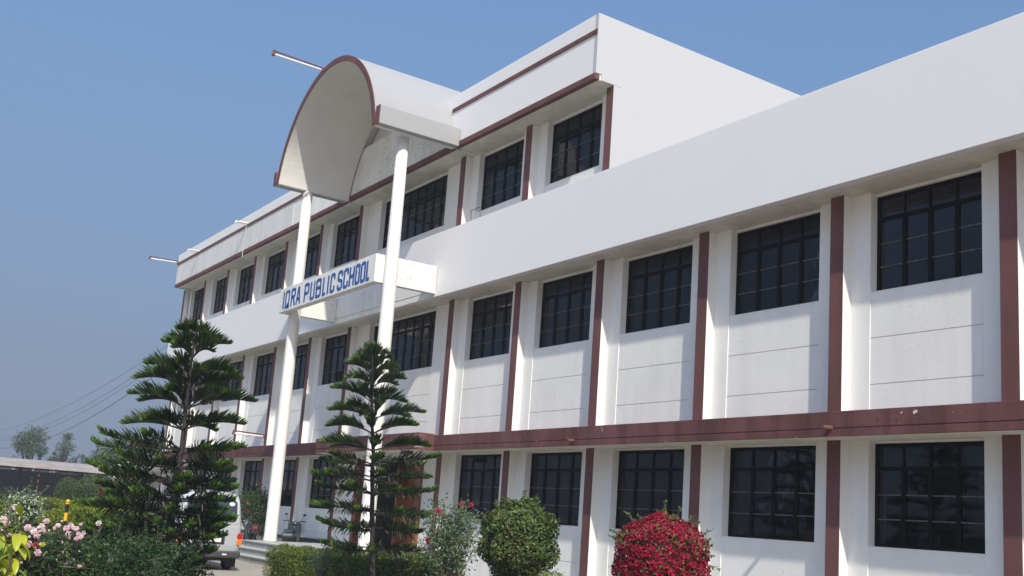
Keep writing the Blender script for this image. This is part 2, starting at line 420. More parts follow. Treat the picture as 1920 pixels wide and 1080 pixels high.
for fl, (za, zb, w0, w1) in floors.items():
    for k in range(-2, 13):
        if fl == 2 and k < 3: continue
        x = PX(k); zz = {0: GZ-.05, 1: ZB1-.002, 2: 8.0}[fl]
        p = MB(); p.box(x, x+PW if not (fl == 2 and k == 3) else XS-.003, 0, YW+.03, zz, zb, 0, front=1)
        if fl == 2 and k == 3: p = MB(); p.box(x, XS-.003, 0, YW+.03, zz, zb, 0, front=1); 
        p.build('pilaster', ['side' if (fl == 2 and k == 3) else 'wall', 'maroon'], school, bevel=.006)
# maroon band over the ground floor
b = MB()
b.box(XL, XRT, YBAND, .15, ZBM+.004, ZB1); b.box(XL, XRT, YBAND+.006, YBAND+.05, ZBM-.012, ZBM+.004); b.box(XL, XRT, YBAND, YBAND+.04, ZB0-.004, ZBM-.012)
b.build('maroon_band', 'maroon_band', school, bevel=.006)
b = MB(); b.box(-20.3, -14.26, -.93, YBAND-.002, ZBM+.004, ZB1+.03); b.box(-20.3, -14.26, -.92, YBAND-.002, ZB0-.01, ZBM-.006, bottom=1)
for x in (-15.1, -14.75, -14.5): b.box(x, x+.14, -.96, -.93, ZB0, ZB1+.02)
b.build('porch_ledge', ['maroon_band', 'soffit'], school, bevel=.006)
b = MB(); b.box(-15.35, -15.05, -.8, -.6, 3.08, 3.168); b.build('porch_lamp', 'plastic', school, bevel=.01)

# ground floor side porch at the far end
a = MB()
a.prism([(-45.25, 2.1), (-45.3, 2.9), (-45.2, 3.08), (-44.95, 3.17), (-38.7, 3.17), (-38.7, 2.85), (-44.9, 2.8), (-44.95, 2.1)], 1, -.55, 3)
a.box(-45.2, -44.9, -.5, .1, GZ, 2.1); a.box(-42.2, -41.9, -.5, -.2, GZ, 2.81); a.box(-45, -38.7, 2.6, 2.9, GZ, 2.8)
a.build('side_porch', 'wall', school, bevel=.01)

# door with brown posts and an open leaf
d = MB(); d.box(-19.44, -19.22, -.02, .5, .64, 3.07); d.box(-16.1, -15.9, .12, .5, .64, 3.07); d.box(-19.22, -16.1, .3, .5, 2.95, 3.07); d.box(-19.22, -16.1, .33, .42, 2.42, 2.5)
dr = d.build('entrance_door', 'wood', school, bevel=.01)
d = MB()
d.box(-16.95, -16.86, -.0, .3, .66, 2.9)
d.box(-16.86, -16.1, .28, .33, .66, 2.9)
for z in (.8, 1.85): d.box(-16.75, -16.2, .262, .28, z, z+.85)
d.build('door_leaf', 'wood', dr, bevel=.008)
d = MB(); d.tube([(-16.8, .25, 1.55), (-16.8, .21, 1.58), (-16.8, .21, 1.8), (-16.8, .25, 1.83)], .012); d.build('door_handle', 'chrome', dr)
d = MB(); d.box(XL+.05, -19.5, .1, YW-.002, .64, .74); d.box(-15.85, -14.9, .1, YW-.002, .64, .74); d.build('skirting', 'darkstone', school)

# entrance steps and platform
stp = MB()
PXL, PXR = -21.35, -14.55
stp.box(PXL, PXR, -2.32, .3, GZ-.05, .60)
stp.box(PXL-.8, PXR, -2.66, -2.32, GZ-.05, .435); stp.box(PXL-.8, PXL, -2.32, .2, GZ-.05, .435)
stp.box(PXL-1.15, PXR, -3.0, -2.66, GZ-.05, .275); stp.box(PXL-1.15, PXL-.8, -2.66, .2, GZ-.05, .275)
stps = stp.build('entrance_steps', 'granite', school)
t = MB()
t.box(PXL-.03, PXR+.02, -2.35, .3, .602, .64); t.box(PXL-.83, PXR+.02, -2.69, -2.322, .437, .475); t.box(PXL-1.18, PXR+.02, -3.03, -2.662, .277, .315)
t.box(PXL-.83, PXL-.002, -2.32, .2, .437, .475); t.box(PXL-1.18, PXL-.802, -2.66, .2, .277, .315)
t.build('tread', 'tread', stps, bevel=.008)

# canopy vault
VX, VZ, RO, RI = -17.6, 10.26, 3.24, 3.10
def arc(r, z0=10.8, n=48):
    a0 = math.asin((z0-VZ)/r)
    return [(VX+r*math.cos(a0+(math.pi-2*a0)*i/n), VZ+r*math.sin(a0+(math.pi-2*a0)*i/n)) for i in range(n+1)]
def ring(mb, y0, y1, ro, ri, mo=0, mi=0, mf=0, me=0):
    A, I = arc(ro), arc(ri); n = len(A)-1
    for k in range(n):
        a, b_, c, d_ = A[k], A[k+1], I[k+1], I[k]
        mb.quad([(a[0], y0, a[1]), (a[0], y1, a[1]), (b_[0], y1, b_[1]), (b_[0], y0, b_[1])], mo)
        mb.quad([(d_[0], y0, d_[1]), (c[0], y0, c[1]), (c[0], y1, c[1]), (d_[0], y1, d_[1])], mi)
        for y in (y0, y1): mb.quad([(p[0], y, p[1]) for p in (a, b_, c, d_)], mf)
    for k in (0, n): mb.quad([(A[k][0], y0, A[k][1]), (I[k][0], y0, I[k][1]), (I[k][0], y1, I[k][1]), (A[k][0], y1, A[k][1])], me)
YC0, YC1 = -2.75, 1.3
v = MB(); ring(v, YC0, YF2-.03, RO, RI, 0, 1, 0, 1); ring(v, YF2+.17, YC1, RO, RI, 0, 1, 0, 1)
v2 = MB()
ca = v.build('canopy', ['vault', 'vault_in'], school)
q = MB(); ring(q, YF2-.03, YF2+.17, RO, RO-.05, 0, 1); q.build('vault_strip', ['vault', 'vault_in'], ca)
q = MB(); ring(q, YC0-.025, YC0-.002, RO+.012, RI-.005)
q.box(-14.405, -14.2, YC0-.025, YC0-.002, 10.79, 11.26); q.box(-21.02, -20.83, YC0-.025, YC0-.002, 10.79, 11.2)
q.build('maroon_rim', 'maroon', ca)
for x0, x1, z1 in ((-14.405, -14.2, 11.26), (-21.02, -20.82, 11.2)):
    q = MB(); q.box(x0, x1, YC0, YF2-.03, 10.795, z1); q.build('edge_beam', 'vault', ca, bevel=.008)
q = MB(); I = arc(RI-.002, 12.29)
q.prism(I, 1, YF2+.2, YF2+.3); q.build('gable_wall', 'vault_in', ca)

# columns
for (x, y) in ((-14.70, -1.83), (-20.78, -1.78)):
    c_ = MB(); n = 24
    zs = [.64, .70, .74, 3, 6, 9, 10.796]; rs = [.2, .19, .178, .172, .168, .155, .143]
    c_.tube([(x, y, z) for z in zs], rs, 32)
    o = c_.build('column', 'column', school, smooth=True)
    o.data.polygons.foreach_set('use_smooth', [len(p.vertices) == 4 for p in o.data.polygons])

# sign beam with two arms
YS = -2.185
sb = MB(); sb.box(-21.03, -14.85, YS, YS+.2, 7.1, 7.8)
sb.box(-15.03, -14.85, YS+.2, YF1-.02, 7.1, 7.8); sb.box(-21.03, -20.845, YS+.2, YF1-.02, 7.1, 7.8)
sgn = sb.build('sign_beam', 'old', school, bevel=.008)
def stroke(mb, pts, th, x0, z0, wd, ht, skew=0):
    # centre line in unit square, constant thickness, mitred
    P = [Vector((x0+p[0]*wd, z0+p[1]*ht)) for p in pts]; closed = (P[0]-P[-1]).length < 1e-6
    if closed: P = P[:-1]
    n = len(P); L, Rt = [], []
    for k in range(n):
        a = P[(k-1) % n] if (closed or k > 0) else None; c = P[(k+1) % n] if (closed or k < n-1) else None
        d1 = (P[k]-a).normalized() if a is not None else (c-P[k]).normalized()
        d2 = (c-P[k]).normalized() if c is not None else d1
        nn = (Vector((-d1.y, d1.x))+Vector((-d2.y, d2.x)))
        nn = nn.normalized() if nn.length > 1e-6 else Vector((-d1.y, d1.x))
        k_ = th/2/max(.5, nn.dot(Vector((-d1.y, d1.x))))
        L.append(P[k]+nn*k_); Rt.append(P[k]-nn*k_)
    for k in range(n if closed else n-1):
        j = (k+1) % n
        mb.prism([L[k], L[j], Rt[j], Rt[k]], 1, YS-.006, YS-.001)
oc = .22
def rnd(a, b_, c, d_):   # closed rounded box in unit coords
    ch = .12*1.0; cv = .055
    return [(a+ch, b_), (c-ch, b_), (c, b_+cv), (c, d_-cv), (c-ch, d_), (a+ch, d_), (a, d_-cv), (a, b_+cv), (a+ch, b_)]
GL = {
 'I': [[(.5, 0), (.5, 1)]],
 'Q': [rnd(.14, .05, .86, .95), [(.5, .25), (.95, -.04)]],
 'R': [[(.14, 0), (.14, 1)], [(.14, .95), (.7, .95), (.86, .88), (.86, .62), (.7, .53), (.14, .53)], [(.5, .53), (.9, 0)]],
 'A': [[(.05, 0), (.42, 1)], [(.92, 0), (.5, 1)], [(.22, .3), (.76, .3)]],
 'P': [[(.14, 0), (.14, 1)], [(.14, .95), (.7, .95), (.86, .88), (.86, .53), (.7, .45), (.14, .45)]],
 'U': [[(.14, 1), (.14, .12), (.3, .05), (.7, .05), (.86, .12), (.86, 1)]],
 'B': [[(.14, 0), (.14, 1)], [(.14, .95), (.7, .95), (.84, .88), (.84, .6), (.72, .52), (.14, .52)], [(.72, .52), (.88, .45), (.88, .12), (.72, .05), (.14, .05)]],
 'L': [[(.16, 1), (.16, .055), (1, .055)]],
 'C': [[(.86, .68), (.86, .88), (.7, .95), (.3, .95), (.14, .88), (.14, .12), (.3, .05), (.7, .05), (.86, .12), (.86, .34)]],
 'S': [[(.86, .7), (.86, .88), (.7, .95), (.3, .95), (.14, .88), (.14, .62), (.3, .53), (.7, .47), (.86, .4), (.86, .12), (.7, .05), (.3, .05), (.14, .12), (.14, .3)]],
 'H': [[(.14, 0), (.14, 1)], [(.86, 0), (.86, 1)], [(.14, .5), (.86, .5)]],
 'O': [rnd(.14, .05, .86, .95)],
}
def onY(u, v, Y):
    d_ = fw+rt*((u-PPX)/F_PX)+up*((PPY-v)/F_PX); t_ = (Y-CAM.y)/d_.y; return CAM+d_*t_
LET = [('I', 108, 135, 800), ('Q', 145, 236, 780), ('R', 252, 345, 740), ('A', 352, 438, 700), ('P', 492, 595, 650), ('U', 602, 700, 620), ('B', 705, 818, 580), ('L', 834, 902, 545),
       ('I', 925, 950, 510), ('C', 972, 1070, 490), ('S', 1103, 1212, 440), ('C', 1214, 1318, 400), ('H', 1318, 1428, 370), ('O', 1430, 1530, 320), ('O', 1530, 1632, 290), ('L', 1636, 1712, 265)]
for ch, a, b_, vv in LET:
    xa = onY(520+a/9.816, 480+vv/9.816, YS).x; xb = onY(520+b_/9.816, 480+vv/9.816, YS).x
    lm = MB(); th = .09; xa += .028; xb -= .028
    if ch == 'I': mid = (xa+xb)/2; xa, xb = mid-.05, mid+.05
    for ln in GL[ch]: stroke(lm, ln, th, xa, 7.18, xb-xa, .5)
    # overlapping strokes lie in one painted layer: shift each stroke by a hair
    o = lm.build('letter', 'blue', sgn)
    o['label'] = 'blue painted letter '+ch

# windows
def window(fl, k, L, Rr, z0, z1):
    cols = 8 if k == 6 else 4
    fr = MB(); y0, y1 = YF-.02, YF+.03
    fr.box(L+.004, L+.05, y0, y1, z0+.01, z1-.004); fr.box(Rr-.05, Rr-.004, y0, y1, z0+.01, z1-.004)
    fr.box(L+.05, Rr-.05, y0, y1, z0+.01, z0+.055); fr.box(L+.05, Rr-.05, y0, y1, z1-.05, z1-.004)
    ztr = z1-.37; fr.box(L+.05, Rr-.05, y0-.006, y1, ztr-.028, ztr+.028)
    W = Rr-L-.1; xs = [L+.05+W*i/cols for i in range(1, cols)]
    hh = (ztr-.028-z0-.055)/3
    for x in xs:
        fr.box(x-.031, x+.031, y0-.003, y1, z0+.055, ztr-.028); fr.box(x-.012, x+.012, y0, y1, ztr+.028, z1-.05)
    ex = [L+.05]+xs+[Rr-.05]
    for a, b_ in zip(ex[:-1], ex[1:]):
        o1 = .0 if a == L+.05 else .026; o2 = 0 if b_ == Rr-.05 else .026
        for i in (1, 2): fr.box(a+o1, b_-o2, y0+.008, y1-.008, z0+.055+hh*i-.009, z0+.055+hh*i+.009, 1)
    wo = fr.build('window', ['steel', 'putty'], school)
    gl = MB(); openc = (fl, k) == (1, 10)
    for ci, (a, b_) in enumerate(zip(ex[:-1], ex[1:])):
        if openc and ci in (0, 1): continue
        if (fl, k) == (1, 7) and ci == 2: gl.box(a, b_, YF+.004, YF+.008, z0+.055+hh, z1-.05); continue
        gl.box(a, b_, YF+.004, YF+.008, z0+.04, z1-.03)
    gl.build('glass', 'glass', wo)
    sb_ = MB(); z = z0+.13
    while z < z1-.05:
        sb_.box(L+.02, Rr-.02, .47, .482, z-.005, z+.005); z += .115
    for i in range(0, cols+1): x = L+.03+(Rr-L-.06)*i/cols; sb_.box(x-.006, x+.006, .483, .492, z0, z1)
    sb_.build('security_grille', 'bar', wo)
    if openc:       # one casement stands open towards the viewer
        cm = MB(); x0 = L+.05
        cm.box(x0-.02, x0+.02, YF-.5, YF-.03, z0+.06, z0+.1); cm.box(x0-.02, x0+.02, YF-.5, YF-.03, ztr-.08, ztr-.04)
        cm.box(x0-.02, x0+.02, YF-.54, YF-.5, z0+.06, ztr-.04); cm.box(x0-.02, x0+.02, YF-.03, YF-.0, z0+.06, ztr-.04)
        for i in (1, 2): cm.box(x0-.01, x0+.01, YF-.5, YF-.03, z0+.055+hh*i-.008, z0+.055+hh*i+.008)
        cm.box(x0-.003, x0+.003, YF-.5, YF-.03, z0+.1, ztr-.08, 1)
        co = cm.build('open_casement', ['steel', 'glass'], wo); co['label'] = 'window leaf swung open outwards'
    if (fl, k) in ((1, 3), (1, 2), (0, 4), (0, 5), (2, 5), (1, 6), (1, 8), (0, 3), (2, 9)):
        cu = MB(); n = 20; x0 = L+.08; wd = .22+.25*((k*7) % 3)/2
        if (fl, k) == (0, 5): x0 = Rr-.5
        pts = [(x0+wd*i/n, .56+.018*math.sin(i*1.9)) for i in range(n+1)]
        for p, q_ in zip(pts[:-1], pts[1:]): cu.quad([(p[0], p[1], z0+.05), (q_[0], q_[1], z0+.05), (q_[0], q_[1], z1-.1), (p[0], p[1], z1-.1)])
        cu.build('curtain', 'curtain', wo)
    # chipped plaster sill edge
    si = MB(); si.box(L+.002, Rr-.002, YP-.004, YF-.02, z0-.001, z0+.012)
    si.build('sill', 'wall', wo)
    return wo
for wdt in wins: window(*wdt)

# plain exposed rain spouts belong to the building
for (x, y, z, y2, m_) in ((-35.6, YF2-.02, 11.92, -.95, 'pvc'), (-29.8, YF2-.02, 11.96, -.95, 'pvc'), (-2.515, YBAND, 3.305, -.68, 'maroon'), (-8.755, YBAND, 3.277, -.64, 'maroon'), (-14.05, -.93, 3.25, -1.1, 'pvc')):
    p = MB(); rr = .035 if m_ != 'pvc' else .04
    p.tube([(x, y+.03, z), (x, y2, z-.015)], rr, 12)
    if m_ == 'pvc' and z > 10: p.tube([(x, y2+.02, z+.01), (x, y2-.03, z-.09)], rr, 12)
    p.build('rain_spout', m_, school, smooth=False)
p = MB(); p.tube([(-29.75, YF2-.06, 11.9), (-29.8, YF2-.06, 11.2), (-29.83, YF2-.06, 10.65)], .012, 6); p.build('drip_cable', 'pvc', school)

# tube lights on arms
def tube_light(name, label, a, b_, grp='fluorescent tube lights on arms fixed to the school front'):
    a, b_ = Vector(a), Vector(b_); t_ = thing(name, label, 'lamp', a, grp)
    m = MB(); m.tube([a, b_+Vector((0, 0, .03))], .022, 6); m.build('arm', 'maroon', t_)
    m = MB(); d_ = (b_-a); lo = Vector((0, 0, -.06)); m.tube([a+d_*.08+lo, b_+lo], .028, 10); m.build('tube', 'tube', t_)
    m = MB(); m.tube([b_+Vector((0, 0, .05)), b_+Vector((0, -.03, -.1))], .045, 8); m.tube([a+d_*.05+Vector((0, 0, .0)), a+d_*.05+Vector((0, 0, -.1))], .035, 8); m.build('end_cap', 'maroon', t_)
tube_light('tube_light', 'long tube light reaching out from the top of the arched canopy', (-17.94, -2.78, 13.42), (-17.9, -4.25, 13.42))
tube_light('tube_light', 'thin tube light reaching into the sky from the far roof corner', (-38.5, YF2-.03, 11.98), (-38.5, -1.75, 11.93))
tube_light('tube_light', 'grey lamp arm low on the first floor wall left of the near column', (PX(8)+.1, -.002, 3.98), (PX(8)+.1, -1.1, 3.98))
m = MB(); m.tube([(-13.49, YF1+.05, 8.70), (-13.49, YF1+.03, 8.98), (-13.07, YF1+.03, 8.98), (-13.07, YF1+.05, 8.70)], .014, 6)
tag(m.build('metal_bracket', 'bar', loc=(-13.3, YF1+.03, 8.72)), 'small bent metal bracket standing on the lower parapet right of the canopy', 'bracket')
m = MB(); m.ell((-1.62, .55, 1.74), (.17, .06, .15), 14, 8, 0, .06); m.ell((-1.5, .56, 1.82), (.06, .045, .09), 10, 6, 0, .08)
tag(m.build('white_bag', 'cloth', smooth=True, loc=(-1.6, .55, 1.64)), 'white bundle behind the glass of the large ground floor window at right', 'bag')

# ------------------------------------------------------------------ vegetation builders
def frame_of(t):
    t = t.normalized(); x = t.cross(Vector((0, 0, 1)))
    x = x.normalized() if x.length > 1e-4 else Vector((1, 0, 0))
    return x, x.cross(t)

def blade(mb, p, d, ln, r, m, bend):        # one needle-covered branchlet: bent, tapering, three sided
    d = d.normalized(); x, y = frame_of(d)
    i = len(mb.v); rr = (r*.6, r*1.15, r*.95)
    for k, t in enumerate((0, .4, .78)):
        c = p+d*ln*t+bend*ln*t*t
        for j in range(3):
            an = 2.094*j; q = c+(x*math.cos(an)+y*math.sin(an))*rr[k]; mb.v.append((q.x, q.y, q.z))
    q = p+d*ln+bend*ln; mb.v.append((q.x, q.y, q.z))
    for k in (0, 3):
        for j in range(3):
            a = i+k+j; b_ = i+k+(j+1) % 3; mb.f.append((a, b_, b_+3, a+3)); mb.m.append(m)
    for j in range(3): mb.f.append((i+6+j, i+6+(j+1) % 3, i+9)); mb.m.append(m)

def araucaria(label, base, top, seed, spec, droop, scale=1., low=7, lop=0.):
    """spec: (height fraction of the whorl, branch length, start elevation in degrees)"""
    rs = random.Random(seed); base = Vector(base); top = Vector(top)
    t_ = thing('norfolk_pine', label, 'tree', base, 'tiered pine trees before the entrance')
    H = (top-base).length; ax = (top-base)/H
    tr = MB(); n = 14
    pts = [base+ax*H*i/n+Vector((rs.uniform(-.012, .012), rs.uniform(-.012, .012), 0)) for i in range(n+1)]
    tr.tube(pts, [.050*scale*(1-.82*i/n)+.006 for i in range(n+1)], 9)
    cr = MB(); br = MB(); Z = Vector((0, 0, 1))
    for wi, (f, L0, el0) in enumerate(spec):
        h = H*f; upper = el0 > 20
        nb = 5 if L0 < .3 else (6 if upper else low)
        ph0 = rs.uniform(0, 6.28)
        for bi in range(nb):
            ph = ph0+2*math.pi*bi/nb+rs.uniform(-.25, .25); L = L0*rs.uniform(.82, 1.1)
            el = R_(el0+rs.uniform(-6, 6))
            out = Vector((math.cos(ph), math.sin(ph), 0)); side = out.cross(Z)
            if not upper: L *= 1+lop*out.dot(Vector((-.56, -.83, 0)))
            p = base+ax*(h+rs.uniform(-.05, .05)*(not upper))
            d = (out*math.cos(el)+Z*math.sin(el)); step = .017; N = max(5, int(L/step)); pts = [p]
            cw = rs.uniform(-.18, .18); e1 = el; e2 = R_(rs.uniform(-14, 4)) if upper else R_(rs.uniform(15, 38))
            for k in range(N):
                t = k/N
                if upper: e = e1+(e2-e1)*min(1, t*1.25)
                else: e = e1*(1-t)+R_(-6)*t if t < .7 else R_(-2)+(e2)*((t-.7)/.3)
                o_ = (out+side*cw*t).normalized(); d = o_*math.cos(e)+Z*math.sin(e); p = p+d*step; pts.append(p)
            q4 = pts[::4]+[pts[-1]]
            br.tube(q4, [.014*scale*(1-.75*i/len(q4))*(.6+.4*L0) for i in range(len(q4))], 5, cap=False)
            start = .06 if L0 < .3 else (.22 if upper else .22+.12*rs.random())
            for k in range(int(N*start), len(pts)):
                t = k/N; tg = (pts[min(k+1, len(pts)-1)]-pts[max(0, k-1)]).normalized()
                sx = tg.cross(Z).normalized(); u_ = sx.cross(tg)
                prof = min(1, (t-start)*3.5+.45)*(1-max(0, t-.6)/.4*.72)
                for sgn in (-1, 1):
                    ln = .20*scale*prof*rs.uniform(.75, 1.15)*min(1, .45+L0*.75)
                    ang = R_(rs.uniform(38, 82)) if upper else R_(rs.uniform(-15, 55)+30*t)
                    dd_ = tg*(.8 if upper else .7)+(sx*sgn*math.cos(ang)+u_*math.sin(ang))
                    bend = Vector((0, 0, rs.uniform(.0, .2)))+tg*.25; dr = False
                    if not upper and t < .75 and rs.random() < droop:
                        dd_ = tg*.5+sx*sgn*rs.uniform(.1, .6)-Z*rs.uniform(.3, .9); bend = Vector((0, 0, -.2)); ln *= .75; dr = True
                    q = t+rs.uniform(-.12, .12)
                    if dr and t < .6 and rs.random() < .05: m = 3
                    else: m = 2 if q > .92 and not dr else (1 if q > .45 and not dr else 0)
                    blade(cr, pts[k]+sx*sgn*.004, dd_, ln, .0078*scale, m, bend)
            if not upper:      # bushy fresh tip
                for k in range(22):
                    dd_ = tg+Vector((rs.uniform(-1, 1), rs.uniform(-1, 1), rs.uniform(-.5, 1.3)))*.8
                    blade(cr, pts[-1]-tg*rs.uniform(0, .14), dd_, rs.uniform(.05, .10)*scale, .011*scale, 2 if rs.random() < .6 else 1, Vector((0, 0, .2)))
    for k in range(10):
        a = k*.63*2; blade(cr, top-ax*.1*(k/10), Vector((math.cos(a)*.6, math.sin(a)*.6, 1.5)), .09*scale, .008*scale, 2, Vector((0, 0, .1)))
    tr.build('trunk', 'trunk', t_, smooth=True)
    br.build('branches', 'trunk', t_)
    cr.build('crown', ['n_dark', 'n_mid', 'n_tip', 'n_dead'], t_)
    return t_

def sprigs(mb, c, r, n, m, ln=.12, sz=.03, up_=True):   # stray shoots sticking out of a clipped bush
    for _ in range(n):
        d = Vector((random.gauss(0, 1), random.gauss(0, 1), abs(random.gauss(.7, .5)) if up_ else random.gauss(0, 1))).normalized()
        p = Vector((c[0]+d.x*r[0], c[1]+d.y*r[1], c[2]+d.z*r[2])); L = ln*random.uniform(.5, 1.6)
        e = p+d*L+Vector((random.uniform(-.03, .03), random.uniform(-.03, .03), -.02))
        mb.tube([p-d*.05, (p+e)/2, e], [.003, .0025, .0015], 3, m[1], cap=False)
        k = int(L/.013)+3; t = rng.random((k, 1)); P = np.array(p)+(np.array(e)-np.array(p))*t+rng.normal(size=(k, 3))*.008
        leafmesh(mb, P, rng.normal(size=(k, 3)), sz, .5, (m[0],))

def round_bush(name, label, cat, c, r, n, size, mats, probs, group=None, core='h_drk', stem=True, nspr=14, lo=.74, lump=.16, part='foliage', sprig=(0, 1), boxy=0):
    base = (c[0], c[1], GZ); t_ = thing(name, label, cat, base, group)
    mb = MB(); cm = len(mats)
    mb.ell(c, tuple(x*(lo-.1) for x in r), 20, 12, cm, .04)
    P, N = shell_points(n, c, r, lo, lump, -.95)
    if boxy:
        cc = np.array(c); D_ = P-cc; u = np.abs(D_/np.array(r)); u = u.max(1)/np.maximum(np.linalg.norm(u, axis=1), 1e-6); P = cc+D_*(1/u[:, None])**boxy
    leafmesh(mb, P, N, size, .52, tuple(range(len(mats))), probs)
    sprigs(mb, c, r, nspr, (sprig[0], cm+1), sz=size)
    mb.build(part, list(mats)+[core, 'twig'], t_)
    if stem:
        s_ = MB()
        for k in range(5):
            a = k*1.3; s_.tube([(c[0]+.04*math.cos(a), c[1]+.04*math.sin(a), GZ-.05), (c[0]+.08*math.cos(a), c[1]+.08*math.sin(a), (GZ+c[2]-r[2])/2+.05), (c[0]+.25*r[0]*math.cos(a), c[1]+.25*r[1]*math.sin(a), c[2]-r[2]*.4)], [.02, .016, .012], 6)
        s_.build('stem', 'twig', t_)
    return t_

def hedge(label, pts, width, ztops, n, size, mats, probs, group, cat='hedge', zb=GZ):
    p0, p1 = Vector(pts[0]), Vector(pts[1]); L = (p1-p0).length; d = (p1-p0)/L; nn = Vector((-d.y, d.x))
    t_ = thing('clipped_hedge', label, cat, (p0.x, p0.y, zb), group)
    mb = MB(); cm = len(mats)
    core = []
    for a, zt in ((.1, ztops[0]), (L-.1, ztops[1])): core.append((p0+d*a, zt-.09))
    (c0, za), (c1, zc) = core; h = width/2-.09
    i = len(mb.v)
    for (c_, z_) in core:
        for s_ in (-1, 1):
            for z in (zb, z_): mb.v.append((c_.x+nn.x*h*s_, c_.y+nn.y*h*s_, z))
    for q in ((0, 1, 3, 2), (4, 6, 7, 5), (0, 4, 5, 1), (2, 3, 7, 6), (1, 5, 7, 3)): mb.f.append(tuple(i+k for k in q)); mb.m.append(cm)
    s = rng.random(n)*L; A = rng.random(n); hh = ztops[0]+(ztops[1]-ztops[0])*s/L
    tot = width+2*.8; w1 = width/tot
    top = A < w1; side = np.where(rng.random(n) < .5, -1, 1)
    ends = rng.random(n) < min(.3, width/(L+width)*.8)
    off = np.where(top, (rng.random(n)-.5)*width, side*width/2); z = np.where(top, hh, zb+(hh-zb)*rng.random(n)**.8)
    s = np.where(ends & ~top, np.where(rng.random(n) < .5, 0., L), s); off = np.where(ends & ~top, (rng.random(n)-.5)*width, off)
    # soft shoulders and unevenness
    ed = np.clip((np.abs(off)/(width/2)-.6)/.4, 0, 1)*np.clip((z-hh+.15)/.15, 0, 1); z = z-ed**2*.08
    en = np.clip(1-np.minimum(s, L-s)/.25, 0, 1); z = z-en**2*.09*np.clip((z-hh+.2)/.2, 0, 1)
    lump = .035*np.sin(s*5.1)+.03*np.sin(s*11+off*8)+.02*np.sin(z*9+s*3)
    z = z+np.where(top, lump, 0); off = off+np.where(top, 0, lump*side)
    j = rng.normal(size=(n, 3))*.022
    P = np.stack([p0.x+d.x*s+nn.x*off, p0.y+d.y*s+nn.y*off, z], 1)+j
    N = np.stack([nn.x*side*(~top)*1., nn.y*side*(~top)*1., top*1.], 1)+rng.normal(size=(n, 3))*.6
    leafmesh(mb, P, N, size, .55, tuple(range(len(mats))), probs)
    mb.build('foliage', list(mats)+['h_drk'], t_)
    return t_

def flower(mb, c, r, m, face=None):
    c = Vector(c); f = Vector(face) if face else (CAM-c).normalized(); f = (f+Vector((random.uniform(-.4, .4), random.uniform(-.4, .4), random.uniform(0, .6)))).normalized()
    x, y = frame_of(f)
    for ring_, (k, rr, lift) in enumerate(((6, 1., .0), (5, .72, .35), (4, .42, .6))):
        for j in range(k):
            a = 2*math.pi*j/k+ring_*.5; o = x*math.cos(a)+y*math.sin(a); s = f.cross(o)
            b0 = c+f*r*lift*.4; wv = r*.55*rr
            mb.quad([b0, b0+o*r*rr*.6+s*wv+f*r*lift*.5, b0+o*r*rr+f*r*(lift*.9), b0+o*r*rr*.6-s*wv+f*r*lift*.5], m)

# ------------------------------------------------------------------ the two pines
def pine(label, ub, vb, ut, vt, D, seed, rows, droop, sc, low=7, lop=0.):
    p_ = at(ub, vb, D); q_ = at(ut, vt, D); base = Vector((p_.x, p_.y, GZ-.05)); H = q_.z-base.z
    spec = []
    for v_, L, el in rows:
        t = (v_-vt)/(vb-vt); z = q_.z+(p_.z-q_.z)*t; spec.append(((z-base.z)/H, L, el))
    araucaria(label, base, q_, seed, spec, droop, sc, low, lop)
pine('broad bushy tiered pine with drooping lower branches left of the van', 311, 1070, 368, 612, 15, 3,
     [(624, .22, 42), (650, .44, 56), (672, .58, 54), (716, .78, 42), (737, .88, 40), (768, 1.0, 34), (807, 1.06, 24), (850, 1.06, 12), (876, 1.02, 9), (908, 1.06, 8), (936, 1.04, 6), (962, 1.06, 5), (985, 1.04, 3), (1008, 1.0, 3), (1034, .9, 2)], .3, 1.08, 9, .18)
pine('slender tiered pine standing in front of the near white column', 703, 1080, 699, 648, 17.5, 11,
     [(658, .16, 48), (670, .28, 48), (684, .36, 46), (704, .52, 44), (726, .60, 42), (757, .74, 40), (788, .86, 36), (814, .94, 30), (846, 1.0, 22), (870, 1.06, 10), (900, 1.08, 8), (930, 1.08, 8), (962, 1.08, 6), (992, 1.0, 4), (1030, .85, 3)], .2, 1.0)

# ------------------------------------------------------------------ bushes and hedges by the wall
c_ = at(1240, 1057, 12)
rb = round_bush('bougainvillea_bush', 'round bush covered in crimson blossom before the ground floor wall', 'bush', tuple(c_), (.54, .54, .56), 13000, .044, ('brct', 'brct2', 'b_grn', 'h_drk'), (.58, .24, .09, .09), None, 'h_drk', True, 36, .84, .08, 'blossom', (2, 1), .1)
c_ = at(972, 1014, 13.8)
round_bush('leafy_bush', 'round olive green clipped bush left of the crimson one', 'bush', tuple(c_), (.455, .455, .52), 12000, .056, ('b_grn', 'b_drk', 'b_red'), (.66, .26, .08), None, 'h_drk', True, 34, .70, .2, boxy=.35)
hedge('long low dark green hedge with a yellow lit left end before the steps', [(-14.3, -3.95), (-8.6, -3.2)], .85, (.72, .92), 34000, .036, ('h_grn', 'h_drk', 'h_yel'), (.35, .2, .45), 'clipped hedges')
hedge('short bright green hedge at the foot of the wall behind the olive bush', [tuple(at(985, 1075, 16.2).xy), tuple(at(1120, 1092, 14.6).xy)], .7, (.93, .70), 9000, .035, ('h_yel', 'h_grn'), (.6, .4), 'clipped hedges')

